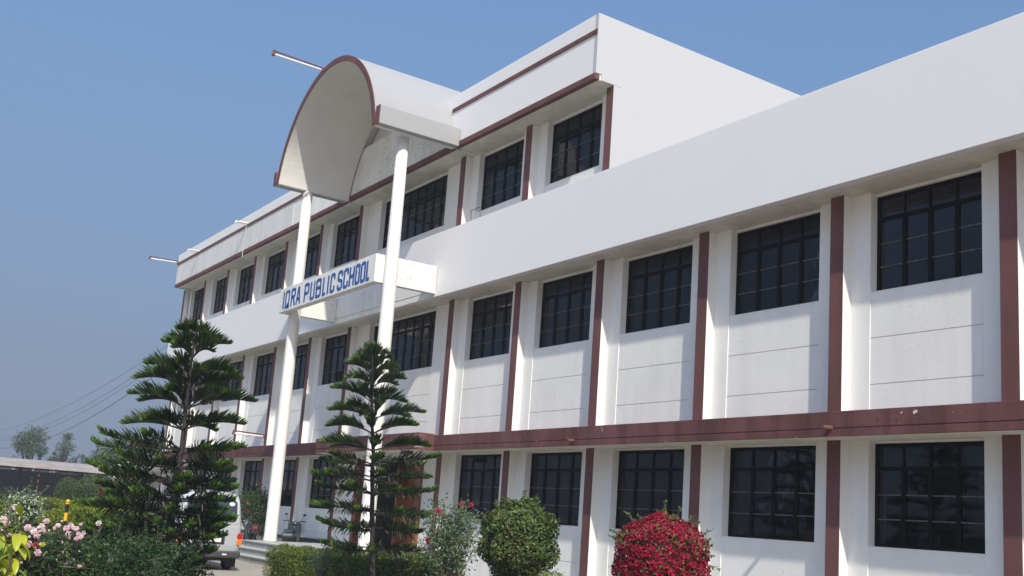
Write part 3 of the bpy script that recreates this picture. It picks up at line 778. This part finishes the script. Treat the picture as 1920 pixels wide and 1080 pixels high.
def rose_shrub(label, base, H, spread, nst, seed, mats, red, group, size=.045, nleaf=90, cat='rose shrub'):
    rs = random.Random(seed); base = Vector(base); t_ = thing('rose_shrub', label, cat, base, group)
    st_ = MB(); lf = MB(); tips = []
    for k in range(nst):
        a = rs.uniform(0, 6.28); r = spread*rs.uniform(.25, 1); h = H*rs.uniform(.7, 1.02)*(1-.25*(r/spread)**2)
        p1 = base+Vector((math.cos(a)*r*.35, math.sin(a)*r*.35, h*.45)); p2 = base+Vector((math.cos(a)*r, math.sin(a)*r, h))
        st_.tube([base+Vector((rs.uniform(-.06, .06), rs.uniform(-.06, .06), -.05)), p1, p2], [.011, .008, .003], 5, cap=False); tips.append(p2)
        t = rng.random((nleaf, 1))**.6; P = np.array(p1)*(1-t)+np.array(p2)*t+rng.normal(size=(nleaf, 3))*np.array([.1, .1, .07])*spread/.5
        leafmesh(lf, P, rng.normal(size=(nleaf, 3))+np.array([0, 0, .8]), size, .6, (0, 1), (.7, .3))
    st_.build('stem', 'twig', t_); lf.build('foliage', mats, t_)
    for k in range(red):
        p = rs.choice(tips); fm = MB(); flower(fm, p+Vector((rs.uniform(-.05, .05), rs.uniform(-.05, .05), .04)), .045, 0); fm.build('rose', 'brct', t_)
    return t_
c_ = at(842, 1045, 17.2)
rose_shrub('open grey green rose shrub with a few red blooms left of the olive bush', (c_.x, c_.y, GZ), 1.85, .56, 34, 5, ['g_grey', 'b_grn'], 9, None, .06, 95)
c_ = at(600, 1025, 19.5)
rose_shrub('small pale leafed shrub peeking over the hedge left of the slender pine', (c_.x+.1, c_.y, GZ), 1.05, .3, 9, 9, ['g_grey', 'g_grey'], 0, None, .045, 50, 'shrub')
c_ = at(478, 985, 34.5)
rose_shrub('dense dark shrub with red specks behind the van beside the far column', (c_.x-.2, c_.y, GZ), 2.1, .72, 44, 15, ['r_leaf', 'b_grn'], 10, None, .075, 110, 'shrub')

# ------------------------------------------------------------------ near flower garden at left
def rose_bush(label, c, r, n, flowers, group, size=.034, mats=('r_leaf', 'h_drk', 'b_grn'), probs=(.55, .25, .2)):
    t_ = thing('rose_bush', label, 'rose bush', (c[0], c[1], GZ), group)
    mb = MB(); mb.ell(c, tuple(x*.6 for x in r), 16, 10, len(mats), .08)
    P, N = shell_points(n, c, r, .55, .35, -.9); leafmesh(mb, P, N+np.array([0, 0, .5]), size, .6, tuple(range(len(mats))), probs)
    sprigs(mb, c, r, 16, (0, len(mats)+1), .14, size)
    mb.build('foliage', list(mats)+['h_drk', 'twig'], t_)
    s_ = MB()
    for k in range(6):
        a = k*1.05; s_.tube([(c[0]+.05*math.cos(a), c[1]+.05*math.sin(a), GZ-.05), (c[0]+.3*r[0]*math.cos(a), c[1]+.3*r[1]*math.sin(a), c[2])], [.014, .009], 5)
    s_.build('stem', 'twig', t_)
    for (u, v_, D, rad, mt) in flowers:
        p = at(u, v_, D); fm = MB(); flower(fm, p, rad, 0); fm.ell(p, (rad*.35,)*3, 8, 6, 0, .1)
        x = Vector(c); fm.tube([p-Vector((0, 0, .01)), p*.7+x*.3-Vector((0, 0, .03)), x*.6+p*.4-Vector((0, 0, .1))], .003, 4, 1, cap=False)
        fm.build('rose', [mt, 'twig'], t_)
    return t_
G1 = 'rose bushes in the foreground at left'
fl1 = [(6.5, 973, 7), (12, 979, 6.9), (52, 989, 6.9), (64, 996, 6.85), (69, 1003, 6.85), (53, 1020, 6.75), (67, 1021, 6.75, .018, 'brct'), (80, 1021, 6.8, .018, 'y_leaf'), (71, 1036, 6.7), (29, 951, 7.3), (39, 1003, 6.8, .018)]
fl2 = [(78, 987, 7.7), (80, 996, 7.6), (88, 1062, 7.4), (93, 1070, 7.4), (124.5, 991, 7.8), (128, 1002, 7.7), (133, 987, 7.9), (143, 992, 7.8, .025), (143, 1010, 7.6, .02), (151, 1007, 7.7, .022), (147, 1001, 7.7, .02), (121, 1034, 7.5, .022), (102, 1053, 7.4, .025), (122.5, 1059, 7.4, .02), (87.5, 977, 7.9), (109, 985, 7.8, .02), (104, 990, 7.8, .02), (156, 1000, 7.8, .022)]
for _k in range(26):
    fl2.append((random.uniform(84, 160), random.uniform(975, 1070), 7.75, random.uniform(.008, .015)))
for _k in range(14):
    fl1.append((random.uniform(2, 84), random.uniform(975, 1065), 6.85, random.uniform(.008, .014)))
fix = lambda L_, D0: [(f[0], f[1], f[2], (f[3] if len(f) > 3 else .026), (f[4] if len(f) > 4 else ('pink' if i % 3 else 'pink2'))) for i, f in enumerate(L_)]
c_ = at(38, 1062, 7.1); rose_bush('nearest bush of pale pink roses at the bottom left', tuple(c_), (.30, .30, .30), 2600, fix(fl1, 7), G1)
c_ = at(118, 1075, 8.0); rose_bush('pink rose bush right of the nearest one, many small blooms', tuple(c_), (.34, .34, .34), 3600, fix(fl2, 8), G1)
c_ = at(205, 1068, 9.6); rose_bush('dark leafy bush with one cream bloom between roses and broad pine', tuple(c_), (.40, .40, .40), 4200, fix([(185, 981, 9.8, .03, 'pink2')], 9), G1, .034, ('r_leaf', 'h_drk'), (.5, .5))
c_ = at(285, 1075, 11.5); rose_bush('low dark bush under the left boughs of the broad pine', tuple(c_), (.48, .48, .42), 5200, [], None, .038, ('r_leaf', 'h_drk'), (.4, .6))
c_ = at(335, 1078, 16.5); rose_bush('dark bush behind the trunk of the broad pine beside the driveway', tuple(c_), (.40, .40, .55), 6000, [], None, .042, ('r_leaf', 'h_drk'), (.35, .65))
# white flowered bush
c_ = at(46, 956, 13.5); t_ = rose_bush('pale bush speckled with tiny white flowers behind the roses', tuple(c_), (.25, .25, .26), 1500, [], None, .03, ('g_grey', 'wflower', 'b_grn'), (.35, .4, .25))
# yellow green leafy plant close to the lens
def leaf_strip(mb, p, d, ln, wd, m, sag):
    d = Vector(d).normalized(); x, y = frame_of(d); i = len(mb.v); n = 6; c = Vector(p)
    for k in range(n+1):
        t = k/n; w_ = wd*math.sin(math.pi*min(1, t*.92+.06))**.8
        for s_, lift in ((-1, .35), (0, 0), (1, .35)):
            q = c+x*s_*w_+y*lift*w_; mb.v.append((q.x, q.y, q.z))
        d = (d+Vector((0, 0, -1))*sag/n).normalized(); x, y = frame_of(d); c = c+d*ln/n
    for k in range(n):
        for j in (0, 1): a = i+3*k+j; mb.f.append((a, a+1, a+4, a+3)); mb.m.append(m)
c_ = at(8, 1050, 4.1); t_ = thing('variegated_shrub', 'glossy yellow green leafy shrub in the bottom left corner', 'shrub', (c_.x, c_.y, GZ))
lf = MB(); sm = MB(); rs = random.Random(4)
for k in range(26):
    e = at(rs.uniform(-70, 36), rs.uniform(945 if k < 3 else 985, 1120), rs.uniform(3.8, 4.4))
    if k < 3: e = at((22, -5, 33)[k], (950, 985, 1005)[k], 4.1)
    b0 = Vector((c_.x-.05, c_.y, GZ)); mid = (b0+e)/2+Vector((rs.uniform(-.05, .05), rs.uniform(-.05, .05), .08))
    sm.tube([b0, mid, e], [.009, .007, .003], 5, cap=False)
    for j in range(15):
        t = 1-j*.045; p = mid*(1-t)+e*t if t < 1 else e
        a = rs.uniform(0, 6.28); leaf_strip(lf, p, (math.cos(a), math.sin(a), rs.uniform(-.1, .7)), rs.uniform(.065, .115), rs.uniform(.013, .018), 0 if rs.random() < .62 else 1, rs.uniform(1.2, 2.6))
sm.build('stem', 'twig', t_); lf.build('foliage', ['y_leaf', 'y_leaf2'], t_, smooth=True)

# ------------------------------------------------------------------ hedges and topiary beyond
HG = 'clipped garden hedges at left'
def ghedge(label, u0, v0, D0, u1, v1, D1, wd, n, mats, probs, sz=.05):
    a, b_ = at(u0, v0, D0), at(u1, v1, D1); hedge(label, [(a.x, a.y), (b_.x, b_.y)], wd, (a.z, b_.z), n, sz, mats, probs, HG)
ghedge('yellow green hedge in front, running behind the pale pink roses', -40, 950, 17, 112, 976, 20, .9, 16000, ('h_yel', 'h_grn'), (.75, .25), .045)
ghedge('yellow green hedge behind the front one, left of the striped bollard', 66, 938, 24, 114, 948, 27, 1.3, 15000, ('h_yel', 'h_grn'), (.78, .22), .05)
ghedge('yellow green hedge at the very left edge', -60, 938, 22, 14, 945, 23, 1.2, 11000, ('h_yel', 'h_grn'), (.8, .2), .05)
ghedge('yellow green hedge between the striped bollard and the broad pine', 142, 957, 22, 240, 962, 20, 1.2, 15000, ('h_yel', 'h_grn'), (.75, .25), .05)
ghedge('grey green hedge farther back, below the parked motorcycles', 6, 930, 33, 108, 938, 36, 1.2, 14000, ('h_grn', 'h_drk', 'g_ball'), (.4, .3, .3), .06)
ghedge('dark hedge behind the bollard, right of the round topiary', 140, 940, 33, 250, 945, 31, 1.2, 12000, ('h_drk', 'g_ball'), (.6, .4), .06)
c_ = at(127, 922, 38); round_bush('topiary_ball', 'smaller clipped topiary ball, left of the pair', 'topiary', tuple(c_), (.46, .46, .52), 7000, .06, ('g_ball', 'h_grn', 'b_drk'), (.5, .2, .3), 'clipped topiary balls', nspr=0, lump=.03, lo=.85)
c_ = at(177, 926, 34); round_bush('topiary_ball', 'wider olive topiary ball beside the broad pine', 'topiary', tuple(c_), (.68, .68, .62), 9000, .06, ('g_ball', 'b_grn', 'b_drk'), (.55, .2, .25), 'clipped topiary balls', nspr=2, lump=.08, lo=.82)
c_ = at(238, 925, 27); round_bush('flowering_bush', 'tall bush tipped with mauve flowers behind the broad pine', 'bush', tuple(c_), (.6, .6, .55), 6000, .055, ('b_drk', 'g_grey', 'pink'), (.6, .3, .1), nspr=10)
c_ = at(208, 925, 25); round_bush('flowering_bush', 'low bush with a red flower head left of the broad pine', 'bush', tuple(c_), (.28, .28, .3), 1500, .05, ('b_drk', 'brct', 'r_leaf'), (.5, .2, .3), nspr=4)

# striped bollard
p_ = at(122, 978, 17); t_ = thing('striped_bollard', 'short yellow and black striped bollard with a knob on top', 'bollard', (p_.x, p_.y, GZ))
m = MB(); z = GZ; i = 0; zt = at(128, 938, 17).z
hs = [GZ, .5, .75, zt-.33, zt-.20, zt-.065]
for a, b_ in zip(hs[:-1], hs[1:]): m.tube([(p_.x, p_.y, a), (p_.x, p_.y, b_)], .029, 14, i % 2, cap=False); i += 1
m.build('post', ['black', 'yellow'], t_, smooth=True)
m = MB(); m.tube([(p_.x, p_.y, zt-.065), (p_.x, p_.y, zt-.05)], .038, 14); m.ell((p_.x, p_.y, zt-.02), (.034, .034, .034), 12, 8); m.build('knob', 'yellow', t_, smooth=True)

# ------------------------------------------------------------------ van
def make_van():
    t_ = thing('parked_van', 'silver white microvan seen from behind, parked by the steps', 'van', (0, 0, 0))
    def xr(z): return 0 if z < 1.0 else .20*((z-1.0)/.72)**1.5
    def xf(z): return 3.28 if z < .8 else (3.28-.25*(z-.8)/.25 if z < 1.05 else 3.03-.72*(z-1.05)/.6)
    def hw(z): return .66 if z < .42 else (.70 if z < 1.0 else .70-.09*((z-1.0)/.7)**1.3)
    def ringp(z, sh=0, rad=.13):
        x0, x1, h = xr(z)+sh, xf(z)-sh, hw(z)-sh; P = []
        for cx, cy, a0 in ((x1-rad, h-rad, 0), (x0+rad, h-rad, 90), (x0+rad, -h+rad, 180), (x1-rad, -h+rad, 270)):
            for k in range(6): a = R_(a0+k*18); P.append((cx+rad*math.cos(a), cy+rad*math.sin(a), z))
        return P
    m = MB(); lv = [(.30, .05), (.34, 0), (.5, 0), (.8, 0), (.98, 0), (1.02, .012), (1.2, .006), (1.4, 0), (1.55, 0), (1.62, .01), (1.66, .05), (1.69, .13), (1.70, .3)]
    rings = [ringp(z, sh) for z, sh in lv]; n = 24
    for r_ in rings: m.v += r_
    for k in range(len(rings)-1):
        for j in range(n): a = k*n+j; b_ = k*n+(j+1) % n; m.f.append((a, b_, b_+n, a+n)); m.m.append(0)
    m.f.append(tuple(range((len(rings)-1)*n, len(rings)*n))); m.m.append(0); m.f.append(tuple(reversed(range(n)))); m.m.append(0)
    b_ = m.build('body', 'van', t_, smooth=True)
    def rear_patch(y0, y1, z0, z1, off, r, name, mat, par, nn=14):
        m = MB(); pts = []
        for cy, cz, a0 in ((y1-r, z1-r, 0), (y0+r, z1-r, 90), (y0+r, z0+r, 180), (y1-r, z0+r, 270)):
            for k in range(6): a = R_(a0+k*18); pts.append((cy+r*math.cos(a), cz+r*math.sin(a)))
        f = [(xr(z)-off, y, z) for y, z in pts]; bk = [(xr(z)+.03, y, z) for y, z in pts]
        c = len(m.v); m.v += f+bk; N_ = len(pts)
        cy, cz = (y0+y1)/2, (z0+z1)/2; m.v.append((xr(cz)-off-.004, cy, cz))
        for k in range(N_): m.f.append((k, (k+1) % N_, 2*N_)); m.m.append(0); m.f.append((k, k+N_, (k+1) % N_+N_, (k+1) % N_)); m.m.append(0)
        return m.build(name, mat, par)
    rear_patch(-.60, .60, 1.0, 1.575, .006, .10, 'window_rim', 'van', t_)
    wn_ = rear_patch(-.55, .55, 1.05, 1.53, .014, .08, 'rear_window', 'vglass', t_)
    m = MB(); m.prism([(-.43+.065*math.cos(a*.4), 1.44+.042*math.sin(a*.4)) for a in range(16)], 0, xr(1.44)-.028, xr(1.44)-.022); m.build('sticker', 'tube', wn_)
    rear_patch(-.56, .56, .52, .94, .004, .05, 'tailgate', 'van', t_)
    m = MB(); m.box(-.012, 0, -.33, .33, .56, .8); m.build('plate_recess', 'chrome', t_, bevel=.02)
    m = MB(); m.box(-.02, -.013, -.25, .25, .61, .73); m.build('number_plate', 'tube', t_, bevel=.004)
    for s_ in (-1, 1):
        m = MB(); y0, y1 = sorted((s_*.60, s_*.715)); m.box(-.016, .12, y0, y1, .56, .69, 1); m.box(-.016, .12, y0, y1, .695, .82, 0)
        m.build('tail_light', ['lred', 'lorg'], t_, bevel=.012)
        # side windows
        for xa, xb in ((.32, 1.0), (1.1, 1.75), (1.85, 2.35)):
            m = MB(); m.quad([(xa, s_*(hw(1.08)+.006), 1.08), (xb, s_*(hw(1.08)+.006), 1.08), (min(xb, 2.25), s_*(hw(1.5)+.006), 1.5), (xa+.05, s_*(hw(1.5)+.006), 1.5)]); m.build('side_window', 'vglass', t_)
    m = MB(); m.box(-.09, .12, -.69, .69, .28, .43); m.build('rear_bumper', 'plastic', t_, bevel=.03)
    m = MB(); m.box(-.098, -.088, -.38, -.28, .34, .37); m.build('reflector', 'tube', t_, bevel=.004)
    m = MB(); m.box(.2, 3.0, -.55, .55, .2, .31); m.tube([(-.03, .3, .24), (.5, .3, .24)], .025, 8); m.build('underbody', 'black', t_)
    for x in (.62, 2.62):
        for s_ in (-1, 1):
            m = MB(); m.tube([(x, s_*.53, .26), (x, s_*.545, .26), (x, s_*.67, .26), (x, s_*.69, .26)], [.24, .26, .26, .23], 24); wh = m.build('wheel', 'rubber', t_)
            m = MB(); m.tube([(x, s_*.672, .26), (x, s_*.694, .26)], .15, 16); m.build('rim', 'chrome', wh)
    for s_ in (-1, 1):
        m = MB(); m.box(.30, .315, s_*.6-.11, s_*.6+.11, .08, .36); m.build('mud_flap', 'black', t_)
    return t_
van = make_van(); van.location = (-15.25, -5.30, GZ); van.rotation_euler = (0, 0, math.pi+R_(-3))

# ------------------------------------------------------------------ motorcycles
def make_bike(paintm, scooter=False):
    t_ = thing('parked_scooter' if scooter else 'parked_motorcycle', '', 'scooter' if scooter else 'motorcycle')
    R0 = .22 if scooter else .29; wb = 1.2
    for x in (0, wb):
        m = MB(); n = 22; rr = .045 if scooter else .04
        ringv = []
        for k in range(n):
            a = 2*math.pi*k/n
            for j in range(8):
                b_ = 2*math.pi*j/8; q = (R0-rr+rr*math.cos(b_)); m.v.append((x+q*math.cos(a), rr*math.sin(b_), R0+q*math.sin(a)))
        for k in range(n):
            for j in range(8): m.f.append((k*8+j, ((k+1) % n)*8+j, ((k+1) % n)*8+(j+1) % 8, k*8+(j+1) % 8)); m.m.append(0)
        wh = m.build('wheel', 'rubber', t_, smooth=True)
        m = MB(); m.tube([(x, -.05, R0), (x, .05, R0)], .06, 10)
        for k in range(5): a = k*1.257; m.tube([(x, 0, R0), (x+(R0-.07)*math.cos(a), 0, R0+(R0-.07)*math.sin(a))], .012, 5)
        m.build('rim', 'chrome', wh)
    m = MB(); m.tube([(wb, .0, R0), (wb-.13, 0, .62), (wb-.2, 0, .92)], .028 if scooter else .024, 8); m.build('fork', 'chrome', t_)
    m = MB(); hz = 1.06 if scooter else 1.0
    m.tube([(wb-.34, -.34, hz), (wb-.24, -.2, hz), (wb-.2, 0, hz-.06), (wb-.24, .2, hz), (wb-.34, .34, hz)], .014, 6); hb = m.build('handlebar', 'black', t_)
    for s_ in (-1, 1):
        m = MB(); m.tube([(wb-.24, s_*.2, hz), (wb-.22, s_*.27, hz+.18)], .006, 5); m.ell((wb-.22, s_*.28, hz+.2), (.02, .055, .035), 10, 6); m.build('mirror', 'black', hb)
    if scooter:
        m = MB(); m.prism([(wb-.12, .3), (wb-.05, .75), (wb-.14, 1.02), (wb-.22, 1.02), (wb-.2, .7), (wb-.24, .34)], 1, -.2, .2); m.build('leg_shield', paintm, t_, bevel=.03)
        m = MB(); m.prism([(wb-.2, .26), (wb-.2, .34), (.52, .34), (.5, .26)], 1, -.18, .18); m.build('footboard', 'black', t_)
        m = MB(); m.prism([(.5, .3), (.46, .68), (-.3, .74), (-.36, .6), (-.1, .42), (.05, .36)], 1, -.17, .17); m.build('rear_body', paintm, t_, bevel=.04)
        m = MB(); m.prism([(.48, .69), (.44, .77), (-.22, .83), (-.28, .76)], 1, -.14, .14); m.build('seat', 'seat', t_, bevel=.03)
        m = MB(); m.ell((wb-.17, 0, .98), (.09, .13, .08), 12, 8); m.build('headlight', paintm, t_, smooth=True)
        m = MB(); m.prism([(wb-.28, .3), (wb-.1, .47), (wb+.12, .47), (wb+.27, .3), (wb+.2, .34), (wb, .42), (wb-.2, .36)], 1, -.07, .07); m.build('front_fender', paintm, t_)
    else:
        m = MB(); m.ell((.72, 0, .78), (.27, .13, .12), 14, 10); m.build('tank', paintm, t_, smooth=True)
        m = MB(); m.prism([(.52, .74), (.5, .82), (.1, .84), (-.22, .9), (-.25, .84), (.1, .76)], 1, -.13, .13); m.build('seat', 'seat', t_, bevel=.03)
        m = MB(); m.box(.45, .8, -.1, .1, .26, .56); m.tube([(.62, 0, .5), (.7, 0, .66)], .09, 10); m.build('engine', 'plastic', t_, bevel=.03)
        m = MB(); m.tube([(.75, -.1, .42), (.8, -.14, .25), (.3, -.15, .24), (-.2, -.16, .32)], [.02, .02, .03, .035], 8); m.build('exhaust', 'chrome', t_)
        m = MB(); m.tube([(.0, 0, R0), (.45, 0, .35), (.85, 0, .35), (wb-.22, 0, .86), (.6, 0, .68), (0, 0, .78)], .02, 6); m.tube([(0, .09, R0), (-.02, .1, .74)], .025, 6); m.tube([(0, -.09, R0), (-.02, -.1, .74)], .025, 6); m.build('frame', 'black', t_)
        m = MB(); m.ell((wb-.1, 0, .9), (.08, .1, .1), 12, 8); m.build('headlight', 'chrome', t_, smooth=True)
        m = MB(); m.prism([(-.3, .6), (-.24, .86), (.3, .78), (.4, .6), (.1, .58)], 1, -.09, .09); m.build('side_panel', paintm, t_, bevel=.02)
        m = MB(); m.box(-.3, -.24, -.07, .07, .74, .82); m.build('tail_lamp', 'lred', t_, bevel=.01)
    return t_
sc = make_bike('scootdk', True); sc['label'] = 'scooter parked against the wall behind the far white column'
c_ = at(548, 1000, 31.3); sc.location = (c_.x+.0, c_.y-.1, GZ); sc.rotation_euler = (0, 0, R_(150))
mc = make_bike('bikeblk'); mc['label'] = 'black motorcycle between the van and the far white column'
c_ = at(492, 1000, 32.2); mc.location = (c_.x, c_.y-.3, GZ); mc.rotation_euler = (0, 0, R_(170))
red = make_bike('bikered'); sil = make_bike('bikesil', True)
GB = 'motorcycles parked under the tin shed'
rs = random.Random(8)
for i in range(12):
    y = -7.2+i*1.0; src = (mc, sil, red)[i % 3]; loc = (-58.2+rs.uniform(-.3, .3), y, GZ); rz = R_(rs.uniform(-25, 25))
    o = src if i in (1, 2) else copy_thing(src, loc, rz)
    o.location = loc; o.rotation_euler = (0, 0, rz)
    col = ('black motorcycle', 'silver scooter', 'red motorcycle')[i % 3]
    o['group'] = GB; o['label'] = col+', '+('first second third fourth fifth sixth seventh eighth ninth tenth eleventh twelfth'.split()[i])+' from the left in the row under the tin shed'
mc['group'] = None; del mc['group']

# ------------------------------------------------------------------ shed, house, far trees, cables
t_ = thing('bike_shed', 'long open shed with rusty tin roof at far left', 'shed', (-59, 0, GZ))
m = MB(); m.prism([(-57.0, 2.80), (-57.0, 2.87), (-64.5, 3.45), (-64.5, 3.38)], 1, -30, 4.4)
m.build('roof', 'tin', t_)
m = MB(); m.box(-63.3, -63.1, -30, 4.2, GZ-.1, 2.72); m.build('rear_wall', 'brickwall', t_)
for i in range(9):
    y = 3.9-i*3.3
    m = MB(); m.tube([(-57.3, y, GZ), (-57.3, y, 2.79)], .06, 8); m.tube([(-57.3, y, 2.6), (-63.2, y, 3.1)], .03, 6); m.build('post', 'steel', t_)
m = MB(); m.box(-57.32, -57.26, -30, 4.3, 2.72, 2.79); m.build('eave_beam', 'steel', t_)
y = onY
for (y0, y1, mt) in ((-3.6, -2.3, 'bannerw'), (-1.9, -1.2, 'bannerred'), (-1.0, -.1, 'bannerw'), (.3, 1.0, 'bannerred'), (1.0, 2.2, 'banner'), (-4.9, -3.8, 'bannerred')):
    m = MB(); m.box(-63.32, -63.3, y0, y1, 2.74, 3.05); m.build('banner', mt, t_, bevel=0)
p0 = at(67, 930, 61); t_ = thing('striped_pole', 'tall thin yellow and black striped pole in front of the shed', 'pole', (p0.x, p0.y, GZ))
m = MB(); z = GZ; i = 0
while z < 2.75: m.tube([(p0.x, p0.y, z), (p0.x, p0.y, z+.17)], .045, 8, i % 2, cap=False); z += .17; i += 1
m.build('post', ['black', 'yellow'], t_)
p0 = at(-8, 862, 130); t_ = thing('far_house', 'distant house with red roof behind the shed at left edge', 'house', (p0.x, p0.y, GZ))
m = MB(); m.box(p0.x-4, p0.x+4, p0.y-4, p0.y+1, GZ-.2, p0.z-.6); m.build('wall', 'wall', t_)
m = MB(); m.prism([(p0.y-5, p0.z-.6), (p0.y+1.5, p0.z-.6), (p0.y-.5, p0.z+.35), (p0.y-3, p0.z+.35)], 0, p0.x-4.5, p0.x+4.5); m.build('roof', 'redroof', t_)

def far_tree(label, u, vtop, vbase, D, clumps, mats, seed, bare=False, n=420):
    rs = random.Random(seed); p = at(u, vbase, D); H = at(u, vtop, D).z-GZ; base = Vector((p.x, p.y, GZ-.1))
    t_ = thing('far_tree', label, 'tree', base, 'hazy trees beyond the shed'); tr = MB(); cr = MB()
    for (du, v_, r) in clumps:
        c = at(u+du, v_, D+rs.uniform(-1, 1)); k = base+Vector((0, 0, H*.35)); mid = (k+c)/2+Vector((rs.uniform(-.3, .3), rs.uniform(-.3, .3), -.1))
        tr.tube([base, base*.4+k*.6, k, mid, c], [.17, .14, .10, .07, .025], 6, cap=False)
        for q in range(3): e = c+Vector((rs.uniform(-1, 1), rs.uniform(-1, 1), rs.uniform(-.2, 1)))*r; tr.tube([mid, c*.5+e*.5, e], [.05, .03, .01], 4, cap=False)
        if r > 0:
            P, N = shell_points(int(n*r*r*1.1)+30, tuple(c), (r, r, r*.85), .25, .5); leafmesh(cr, P, N, .24, .5, (0, 1), (.6, .4))
    tr.build('trunk', 'trunk', t_)
    if cr.v: cr.build('crown', mats, t_)
    return t_
E1 = ['eu', 'eu2']
far_tree('tall far tree with two leafy tops and thin trunks behind the shed', 58, 808, 900, 105, [(-14, 828, 1.1), (8, 820, 1.3), (-3, 838, 1.1), (20, 845, .7), (-20, 842, .5), (-4, 852, .4)], E1, 1)
far_tree('far tree with tufted crown and bare reddish limbs behind the shed', 105, 815, 900, 110, [(22, 820, .6), (18, 840, 1.0), (-4, 850, .15), (4, 862, .9), (14, 858, .5), (-8, 864, .5)], E1, 2, n=380)
far_tree('sparse low far tree between the tufted tree and the dense one', 148, 850, 900, 115, [(-8, 860, .5), (6, 856, .45), (12, 866, .6), (-14, 868, .5)], E1, 3, n=120)
far_tree('dense greyish far tree beside the broad pine', 196, 838, 900, 85, [(-12, 862, .8), (4, 852, .9), (12, 866, 1.0), (-4, 874, 1.0), (18, 850, .7)], E1, 4, n=400)
far_tree('small faint far tree above the shed roof at left', 30, 856, 900, 150, [(-4, 864, 1.), (6, 867, .9)], E1, 5, n=100)

GC = 'overhead cables'
for i, (va, vb) in enumerate(((803, 640), (811, 660), (808, 668), (816, 690))):
    a = at(-60, va+8, 95); b_ = Vector((-38.6, -.4, (8.3, 7.9, 7.7, 7.3)[i])); pts = []
    for k in range(13):
        t = k/12; p = a*(1-t)+b_*t; p.z -= (1.2+.25*i)*4*t*(1-t); pts.append(p)
    m = MB(); m.tube(pts, .008 if i < 3 else .014, 5)
    tag(m.build('overhead_cable', 'wire', loc=tuple(pts[6])), ('uppermost', 'second', 'third', 'lowest and thickest')[i]+' black cable running from the far left to the school corner', 'cable', GC)

# ------------------------------------------------------------------ haze
hz = MB(); hz.box(-190, 25, -70, 70, -1, 22)
me = bpy.data.materials.new('haze'); me.use_nodes = True; hn = me.node_tree.nodes; hn.remove(hn['Principled BSDF'])
pv = hn.new('ShaderNodeVolumePrincipled'); pv.inputs['Density'].default_value = .001; pv.inputs['Color'].default_value = (.78, .86, 1, 1); pv.inputs['Anisotropy'].default_value = 0
me.node_tree.links.new(pv.outputs[0], hn['Material Output'].inputs['Volume']); M['haze'] = me
o = hz.build('haze', 'haze'); tag(o, 'thin pale bluish haze in the air', 'haze', kind='stuff')
